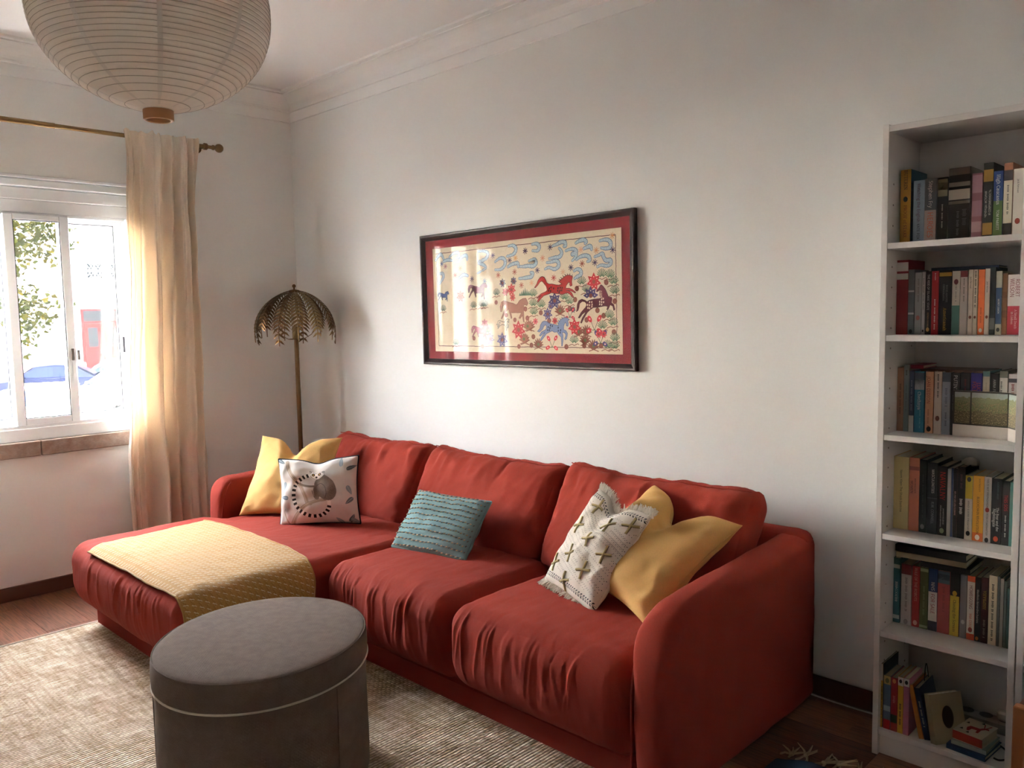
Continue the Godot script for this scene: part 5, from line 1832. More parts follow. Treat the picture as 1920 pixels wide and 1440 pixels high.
func trifles() -> void:
	# standing picture card: a plain stand-in landscape in two fields over a white strip
	var nz := noise(0.03, 15, 4)
	var nf := noise(0.13, 16, 2)
	var land := tex(paint(256, 128, func(x: int, y: int):
		var v: float = y / 128.0 + 0.08 * nz.get_noise_2d(x, y)
		var f := nf.get_noise_2d(x, y)
		var c := hexc("a9b4ae")
		if v > 0.16:
			c = hexc("7d8158")
		if v > 0.32:
			c = hexc("8d7f5a").lerp(hexc("6f7a4c"), clampf(0.5 + nz.get_noise_2d(x * 2.0, y * 2.0), 0, 1))
		if v > 0.6:
			c = hexc("6b5f40")
		return c.lerp(hexc("cbb894") if f > 0.18 else hexc("3c3a2a"), clampf(absf(f) * 1.3 - 0.1, 0, 0.7) * clampf(v * 1.4, 0, 1))))
	var pm := mat(Color.WHITE, 0.5)
	pm.albedo_texture = land
	var wm := mat("d5ccc2", 0.6)
	var o := thing("picture_card", "folded standing card with a landscape print over a white strip", "card", Vector3(4.16, DECKS[2], 0.19))
	var panels := [[Vector3(4.083, 0, 0.187), Vector3(4.236, 0, 0.195)], [Vector3(4.2362, 0, 0.195), Vector3(4.264, 0, 0.229)]]
	var fields := [[[0.03, 0.315, 0.0, 0.3], [0.345, 0.98, 0.32, 0.95]], [[0.04, 0.96, 0.0, 0.3]]]
	for k in 2:
		var a: Vector3 = panels[k][0]
		var b: Vector3 = panels[k][1]
		var d := (b - a).normalized()
		var bs := Basis(d, Vector3.UP, d.cross(Vector3.UP))
		var l := a.distance_to(b)
		var base := DECKS[2] + 0.0005
		var leaf := part(o, "card_leaf", MB.new().box((a + b) * 0.5 + Vector3.UP * (base + 0.0715), Vector3(l, 0.143, 0.0012), 0.0, bs), wm)
		part(leaf, "dark_border", MB.new().box((a + b) * 0.5 + Vector3.UP * (base + 0.09) + bs.z * 0.0008, Vector3(l, 0.105, 0.0006), 0.0, bs), mat("2e2a1e", 0.6))
		for f in fields[k]:
			var m := MB.new()
			var p0: Vector3 = a + d * l * f[0] + Vector3.UP * (base + 0.042) + bs.z * 0.0013
			var p1: Vector3 = a + d * l * f[1] + Vector3.UP * (base + 0.042) + bs.z * 0.0013
			var up := Vector3.UP * 0.096
			m.face([p0, p1, p1 + up, p0 + up], [Vector2(f[2], 1), Vector2(f[3], 1), Vector2(f[3], 0), Vector2(f[2], 0)])
			m.face([p0 - bs.z * 0.0004, p0 + up - bs.z * 0.0004, p1 + up - bs.z * 0.0004, p1 - bs.z * 0.0004])
			part(leaf, "printed_field", m, pm)
	# sea shell on the fourth shelf
	var sc := Vector3(4.118, 0.9655, 0.115)
	var sh := thing("sea_shell", "pale ribbed sea shell resting on the fourth shelf books", "shell", sc)
	var shell := MB.new()
	shell.grid(60, 14, func(u, t):
		var a: float = u * TAU
		var ph: float = t * PI
		var rb := 1.0 + 0.06 * sin(a * 11.0) * sin(ph)
		return sc + Vector3(0.026 * cos(a) * sin(ph) * rb, -0.02 * cos(ph) * (1.0 if t > 0.5 else 0.45), 0.02 * sin(a) * sin(ph) * rb), true)
	for k in range(0, shell.ix.size(), 3):
		var s := shell.ix[k + 1]
		shell.ix[k + 1] = shell.ix[k + 2]
		shell.ix[k + 2] = s
	part(sh, "ribbed_shell", shell, mat("9c8f80", 0.6))
	# socket strip and black cable at the back of the bottom shelf
	var st := thing("socket_strip", "white multi socket strip at the back of the bottom shelf", "socket strip", Vector3(4.17, DECKS[5], 0.05))
	part(st, "housing", MB.new().span(Vector3(4.08, DECKS[5], 0.02), Vector3(4.27, DECKS[5] + 0.042, 0.07), 0.006), mat("a8a098", 0.45))
	for k in 3:
		var p := Vector3(4.11 + k * 0.055, DECKS[5] + 0.0422, 0.045)
		part(st, "socket", MB.new().lathe([Vector2(0.0, -0.0), Vector2(0.018, 0.0), Vector2(0.02, 0.0015), Vector2(0.0, 0.0016)], 18, p), mat("6a655f", 0.6))
	part(st, "plug", MB.new().box(Vector3(4.22, DECKS[5] + 0.058, 0.045), Vector3(0.045, 0.03, 0.034), 0.006), mat("b8b0a6", 0.45))
	var cab := []
	for q in curve([4.085, 0.06, 4.10, 0.11, 4.13, 0.145, 4.19, 0.128, 4.235, 0.15, 4.262, 0.18, 4.268, 0.215, 4.252, 0.24, 4.236, 0.238], 6):
		cab.append(Vector3(q.x, DECKS[5] + 0.004, q.y))
	single("black_cable", MB.new().tube(cab, 0.0028, 8), M.black, "thin black cable looped round the pile on the bottom shelf", "cable")
	# white cable along the skirting
	var wc := []
	for q in [Vector3(3.48, 0.006, 0.026), Vector3(3.57, 0.006, 0.03), Vector3(3.66, 0.005, 0.032), Vector3(3.75, 0.005, 0.031), Vector3(3.886, 0.005, 0.024)]:
		wc.append(q)
	single("white_cable", MB.new().tube(wc, 0.0034, 8), mat("c9c2ba", 0.5), "white cable along the skirting between sofa and bookcase", "cable")
	# wooden crate at the right edge of the view
	var cr := thing("wooden_crate", "brown wooden crate at the right picture edge before the bookcases", "crate", Vector3(4.5, 0, 0.5))
	var dark := mat("6b3a20", 0.6)
	var grey := mat("5d5348", 0.7)
	var x0 := 4.345
	for z in [0.34, 0.50]:
		part(cr, "corner_post", MB.new().span(Vector3(x0, 0, z), Vector3(x0 + 0.03, 0.40, z + 0.03), 0.003), mat("a8683c", 0.55))
	for k in 3:
		part(cr, "slat", MB.new().span(Vector3(x0 + 0.004, 0.02 + k * 0.13, 0.37), Vector3(x0 + 0.016, 0.132 + k * 0.13, 0.50), 0.003), grey if k == 1 else dark)
		for z in [0.345, 0.505]:
			part(cr, "slat", MB.new().span(Vector3(x0 + 0.03, 0.02 + k * 0.13, z), Vector3(x0 + 0.38, 0.132 + k * 0.13, z + 0.012), 0.003), grey if k == 1 else dark)
	part(cr, "floor_board", MB.new().span(Vector3(x0 + 0.016, 0.0, 0.357), Vector3(x0 + 0.38, 0.014, 0.505), 0.002), dark)
	part(cr, "end_board", MB.new().span(Vector3(x0 + 0.38, 0.0, 0.345), Vector3(x0 + 0.394, 0.4, 0.517), 0.003), dark)

const ART := {
	"red_horse": [942, 293, 962, 273, 974, 251, 990, 236, 1006, 231, 1024, 236, 1035, 251, 1045, 270, 1061, 277, 1087, 278, 1114, 284, 1140, 287, 1162, 281, 1145, 271, 1143, 262, 1162, 253, 1180, 242, 1206, 233, 1225, 234, 1247, 243, 1244, 254, 1239, 269, 1242, 293, 1228, 297, 1222, 287, 1226, 278, 1216, 274, 1205, 284, 1196, 293, 1192, 308, 1217, 307, 1242, 316, 1267, 332, 1263, 337, 1242, 327, 1208, 318, 1195, 321, 1217, 322, 1238, 335, 1253, 360, 1245, 362, 1229, 347, 1208, 334, 1190, 336, 1164, 342, 1138, 336, 1103, 333, 1081, 328, 1054, 336, 1018, 343, 995, 359, 971, 379, 963, 376, 979, 351, 1000, 341, 987, 344, 964, 358, 960, 353, 996, 331, 1032, 321, 1046, 312, 1042, 296, 1036, 286, 1025, 276, 1012, 263, 1003, 257, 989, 263, 980, 271, 968, 283, 949, 295],
	"maroon_horse": [1420, 335, 1423, 328, 1436, 318, 1446, 306, 1453, 299, 1461, 301, 1472, 310, 1486, 326, 1497, 347, 1507, 368, 1527, 369, 1531, 379, 1525, 399, 1542, 409, 1550, 437, 1541, 440, 1536, 418, 1518, 409, 1510, 421, 1502, 435, 1492, 435, 1500, 418, 1482, 415, 1466, 416, 1430, 421, 1398, 421, 1373, 433, 1352, 448, 1327, 479, 1308, 507, 1300, 504, 1314, 478, 1335, 453, 1341, 442, 1315, 457, 1293, 478, 1284, 476, 1306, 447, 1340, 419, 1349, 406, 1344, 396, 1335, 388, 1316, 385, 1296, 397, 1291, 418, 1284, 434, 1270, 442, 1275, 427, 1278, 402, 1291, 381, 1312, 373, 1337, 380, 1353, 389, 1366, 381, 1399, 376, 1439, 374, 1456, 371, 1445, 359, 1443, 341, 1447, 330, 1442, 327, 1430, 335],
	"blue_horse": [960, 551, 980, 535, 985, 515, 1000, 497, 1018, 491, 1040, 495, 1058, 505, 1080, 510, 1107, 515, 1129, 519, 1127, 509, 1138, 494, 1156, 481, 1178, 474, 1200, 476, 1216, 486, 1203, 492, 1208, 508, 1204, 523, 1192, 521, 1190, 505, 1182, 502, 1172, 520, 1170, 543, 1189, 549, 1200, 565, 1193, 594, 1181, 601, 1176, 596, 1186, 578, 1182, 563, 1167, 558, 1158, 560, 1165, 575, 1164, 607, 1159, 635, 1151, 637, 1152, 610, 1149, 585, 1132, 572, 1119, 555, 1097, 557, 1079, 549, 1061, 555, 1034, 565, 1010, 588, 990, 606, 981, 601, 1001, 578, 1021, 558, 1006, 565, 983, 580, 975, 576, 993, 555, 1021, 545, 1032, 539, 1035, 520, 1026, 513, 1012, 523, 1003, 539, 975, 556],
	"brown_horse": [647, 429, 643, 397, 655, 370, 676, 362, 700, 367, 734, 376, 758, 380, 786, 391, 796, 384, 816, 364, 845, 354, 870, 353, 887, 384, 876, 397, 862, 393, 853, 390, 847, 422, 850, 489, 844, 496, 836, 455, 817, 474, 806, 470, 828, 439, 784, 438, 738, 437, 746, 467, 738, 473, 726, 438, 718, 413, 687, 436, 657, 473, 650, 470, 677, 425, 698, 403, 689, 382, 669, 395, 658, 427],
	"clouds": [[929, 39, 961, 37, 983, 46, 989, 63, 973, 79, 932, 76], [1094, 61, 1129, 54, 1164, 44, 1194, 49, 1196, 68, 1183, 70], [1146, 77, 1163, 94, 1164, 113, 1144, 127, 1109, 128, 1065, 132], [1047, 153, 1082, 152, 1118, 147, 1139, 158, 1139, 180, 1108, 194, 1064, 182, 1032, 190], [1197, 96, 1231, 89, 1265, 92, 1277, 108, 1247, 118, 1277, 120, 1268, 138, 1246, 155], [1276, 151, 1305, 137, 1343, 132, 1371, 142, 1375, 160, 1358, 166], [1274, 59, 1303, 48, 1336, 45, 1352, 58, 1343, 66], [1331, 95, 1360, 86, 1384, 85, 1390, 102], [1449, 60, 1481, 56, 1512, 61, 1527, 80, 1519, 101, 1488, 104, 1460, 99], [1411, 144, 1440, 137, 1468, 130, 1475, 148, 1491, 167, 1522, 169, 1525, 187, 1498, 198, 1458, 192, 1430, 200], [1257, 213, 1283, 204, 1308, 214, 1307, 236, 1278, 247, 1261, 255], [817, 162, 854, 164, 892, 163, 938, 166, 961, 148, 948, 127, 902, 134], [814, 234, 852, 233, 889, 231, 922, 226, 932, 207, 913, 203], [729, 34, 772, 34, 795, 58, 770, 86, 712, 95], [607, 122, 653, 102, 692, 111, 695, 144, 659, 169, 605, 170], [719, 159, 758, 145, 806, 141, 810, 163], [453, 48, 504, 48, 544, 64, 527, 94, 459, 117, 500, 133, 519, 155, 445, 182], [29, 77, 60, 50, 89, 41, 111, 71], [172, 64, 217, 42, 261, 42, 265, 67, 242, 73], [258, 98, 303, 69, 341, 65, 346, 91], [108, 89, 154, 81, 198, 87], [69, 166, 98, 167, 103, 193, 65, 231], [263, 204, 307, 185, 350, 194]],
	"motifs": [["star", 1076, 66, 26, "3c2a58"], ["star", 969, 193, 26, "3c2a58"], ["star", 1235, 192, 26, "3c2a58"], ["star", 1413, 175, 26, "3c2a58"], ["star", 1540, 115, 26, "3c2a58"], ["star", 872, 74, 26, "3c2a58"], ["star", 1539, 38, 26, "c98a5a"], ["star", 1312, 97, 26, "d8a080"], ["star", 1424, 109, 26, "c98a5a"], ["star", 1014, 125, 26, "cf8a6a"], ["star", 1319, 175, 26, "8a3a2a"], ["star", 1099, 243, 26, "a02a2a"], ["star", 1174, 214, 26, "d0a080"], ["star", 920, 265, 26, "d8a080"], ["star", 872, 72, 26, "4a3450"], ["star", 737, 120, 26, "4a3450"], ["star", 589, 81, 26, "4a3a66"], ["star", 388, 215, 26, "3a2a58"], ["star", 507, 236, 26, "4a4a78"], ["star", 93, 102, 26, "3a4a7a"], ["star", 778, 192, 26, "9a4a3a"], ["star", 633, 205, 26, "9a4a3a"], ["star", 834, 274, 26, "a04a3a"], ["star", 225, 184, 26, "a05040"], ["star", 277, 141, 26, "b08060"], ["star", 788, 110, 26, "d09a60"], ["star", 129, 122, 26, "8a4a5a"], ["disc", 1492, 287, 24, "80453a"], ["disc", 1277, 312, 24, "80453a"], ["disc", 1426, 438, 24, "7c4436"], ["disc", 1470, 468, 24, "7c4436"], ["disc", 1346, 489, 24, "7c4436"], ["disc", 1262, 374, 24, "7c4436"], ["disc", 1219, 422, 24, "7c4436"], ["disc", 1189, 641, 24, "7c4436"], ["disc", 1550, 391, 24, "7c4436"], ["disc", 1449, 633, 24, "7c4436"], ["disc", 1325, 634, 24, "7c4436"], ["disc", 1057, 489, 24, "7c4436"], ["disc", 991, 442, 24, "7c4436"], ["disc", 878, 472, 24, "7c4436"], ["disc", 925, 583, 24, "7c4436"], ["disc", 907, 634, 24, "7c4436"], ["disc", 1541, 558, 24, "7c4436"], ["disc", 863, 417, 24, "7c4436"], ["disc", 864, 418, 22, "8a5248"], ["disc", 878, 473, 22, "8a5248"], ["disc", 771, 481, 22, "8a5248"], ["disc", 696, 451, 22, "8a5248"], ["disc", 608, 371, 22, "8a5248"], ["disc", 392, 593, 22, "8a5248"], ["disc", 471, 644, 22, "8a5248"], ["disc", 800, 642, 22, "8a5248"], ["pine", 1462, 244, 44, "3f6a4c"], ["pine", 1519, 250, 44, "3f6a4c"], ["pine", 1314, 278, 44, "3f6a4c"], ["pine", 1543, 285, 44, "3f6a4c"], ["pine", 1349, 321, 44, "3f6a4c"], ["pine", 1550, 338, 44, "3f6a4c"], ["pine", 1181, 358, 44, "3f6a4c"], ["pine", 1221, 385, 44, "3f6a4c"], ["pine", 930, 389, 44, "3f6a4c"], ["pine", 996, 398, 44, "3f6a4c"], ["pine", 933, 439, 44, "3f6a4c"], ["pine", 1511, 469, 44, "3f6a4c"], ["pine", 1536, 509, 44, "3f6a4c"], ["pine", 1461, 527, 44, "3f6a4c"], ["pine", 1250, 607, 44, "3f6a4c"], ["pine", 1547, 594, 44, "3f6a4c"], ["pine", 1495, 634, 44, "3f6a4c"], ["pine", 1544, 636, 44, "3f6a4c"], ["pine", 932, 332, 44, "3f6a4c"], ["pine", 613, 315, 40, "52685c"], ["pine", 398, 388, 40, "52685c"], ["pine", 477, 383, 40, "52685c"], ["pine", 503, 383, 40, "52685c"], ["pine", 520, 547, 40, "52685c"], ["pine", 215, 625, 40, "52685c"], ["pine", 94, 402, 40, "52685c"], ["fan", 1342, 557, 52, "7a4638"], ["fan", 1281, 559, 52, "7a4638"], ["fan", 1332, 607, 52, "7a4638"], ["fan", 1394, 638, 52, "7a4638"], ["fan", 899, 524, 52, "7a4638"], ["fan", 965, 631, 52, "7a4638"], ["fan", 852, 604, 52, "7a4638"], ["fan", 1144, 437, 52, "7a4638"], ["fan", 845, 600, 52, "9a6a58"], ["fan", 879, 523, 52, "9a6a58"], ["petal", 1403, 280, 78, "b02430"], ["petal", 1104, 375, 76, "47386a"], ["half", 1379, 356, 80, "47386a"], ["petal", 1046, 451, 58, "54487a"], ["petal", 1070, 406, 34, "54487a"], ["petal", 1246, 430, 30, "2c3560"], ["sprig", 1221, 461, 60, "b8242e"], ["sprig", 1077, 630, 76, "c02a38"], ["sprig", 1402, 529, 92, "c02a38"], ["petal", 1254, 528, 74, "b8242e"], ["petal", 1103, 491, 36, "b8242e"], ["sprig", 1445, 604, 80, "4a3a78"], ["petal", 1432, 570, 36, "c02a38"], ["petal", 1468, 570, 36, "c02a38"], ["petal", 945, 492, 34, "c8505a"], ["petal", 747, 297, 58, "b83a3e"], ["petal", 755, 344, 40, "b83a3e"], ["petal", 693, 309, 44, "c0606a"], ["petal", 670, 254, 44, "54486a"], ["petal", 768, 245, 40, "54486a"], ["flame", 865, 315, 70, "4a6a58"], ["petal", 272, 322, 60, "b06058"], ["petal", 800, 542, 88, "b8404a"], ["petal", 655, 603, 74, "6a6088"], ["petal", 544, 596, 60, "8a80a0"], ["petal", 497, 502, 50, "b06a78"], ["ghost", 664, 510, 120, "2c2c34"], ["horse2", 439, 298, 190, "6a3a4c"], ["horse3", 99, 318, 120, "4a5080"], ["horse2", 452, 554, 170, "b0707c"]],
	"red_spots": [1064, 303, 1078, 297, 1098, 304, 1057, 316, 1073, 318, 1133, 304, 1150, 302, 1165, 304, 1130, 318, 1148, 318, 1161, 318, 1141, 328],
	"blue_spots": [1067, 518, 1082, 521, 1048, 527, 1062, 532, 1043, 545, 1057, 545, 1128, 531, 1146, 546, 1128, 549, 1143, 560],
	"cream_spots": [1370, 391, 1386, 391, 1355, 406, 1369, 408, 1388, 405, 1357, 423, 1369, 425, 1386, 417, 1457, 378, 1469, 375, 1443, 391, 1457, 393, 1471, 394, 1443, 405, 1457, 407],
	"red_mane": [1147, 270, 1134, 263, 1156, 261, 1141, 252, 1167, 252, 1153, 243, 1182, 243, 1169, 234, 1197, 237, 1187, 227, 1210, 234, 1206, 225, 1225, 236, 1227, 226, 1240, 241, 1246, 233],
	"blue_mane": [1130, 507, 1121, 501, 1137, 496, 1129, 488, 1149, 486, 1141, 478, 1163, 478, 1156, 470, 1178, 474, 1176, 465, 1193, 475, 1196, 467],
	"maroon_mane": [1446, 333, 1460, 335, 1445, 343, 1461, 345, 1445, 350, 1460, 353, 1447, 358, 1461, 361, 1451, 365, 1463, 368],
	"branch_a": [131, 32, 148, 107, 193, 186, 286, 285, 339, 362, 375, 453, 405, 536, 446, 549],
	"branch_b": [179, 815, 238, 715, 302, 644, 361, 583, 452, 539, 547, 515, 621, 508],
	"branch_c": [143, 810, 106, 741, 78, 655, 89, 617],
	"tail": [457, 170, 391, 194, 325, 241, 264, 300, 236, 367, 229, 456, 245, 533, 287, 611, 354, 668, 437, 708, 530, 713, 613, 675, 663, 609, 672, 534],
	"body": [489, 315, 492, 270, 521, 220, 565, 189, 604, 180, 635, 199, 681, 242, 736, 302, 768, 382, 765, 442, 731, 495, 683, 516, 611, 507, 554, 468, 543, 500, 496, 492, 487, 437, 481, 370],
	"thigh": [523, 317, 567, 295, 608, 322, 633, 368, 640, 435, 622, 489],
	"arm": [307, 305, 361, 320, 426, 327, 496, 326],
	"arm2": [467, 381, 475, 425, 488, 476],
	"head": [458, 164, 475, 130, 512, 154, 540, 141, 578, 155, 591, 179, 559, 206, 521, 215, 484, 200],
	"ears": [440, 125, 600, 142],
	"eyes": [477, 163, 556, 162],
	"nose": [516, 200],
	"leaves": [40, 27, 88, 341, 94, 470, 804, 55, 939, 135, 927, 408, 918, 537, 770, 788, 921, 756, 958, 788],
}

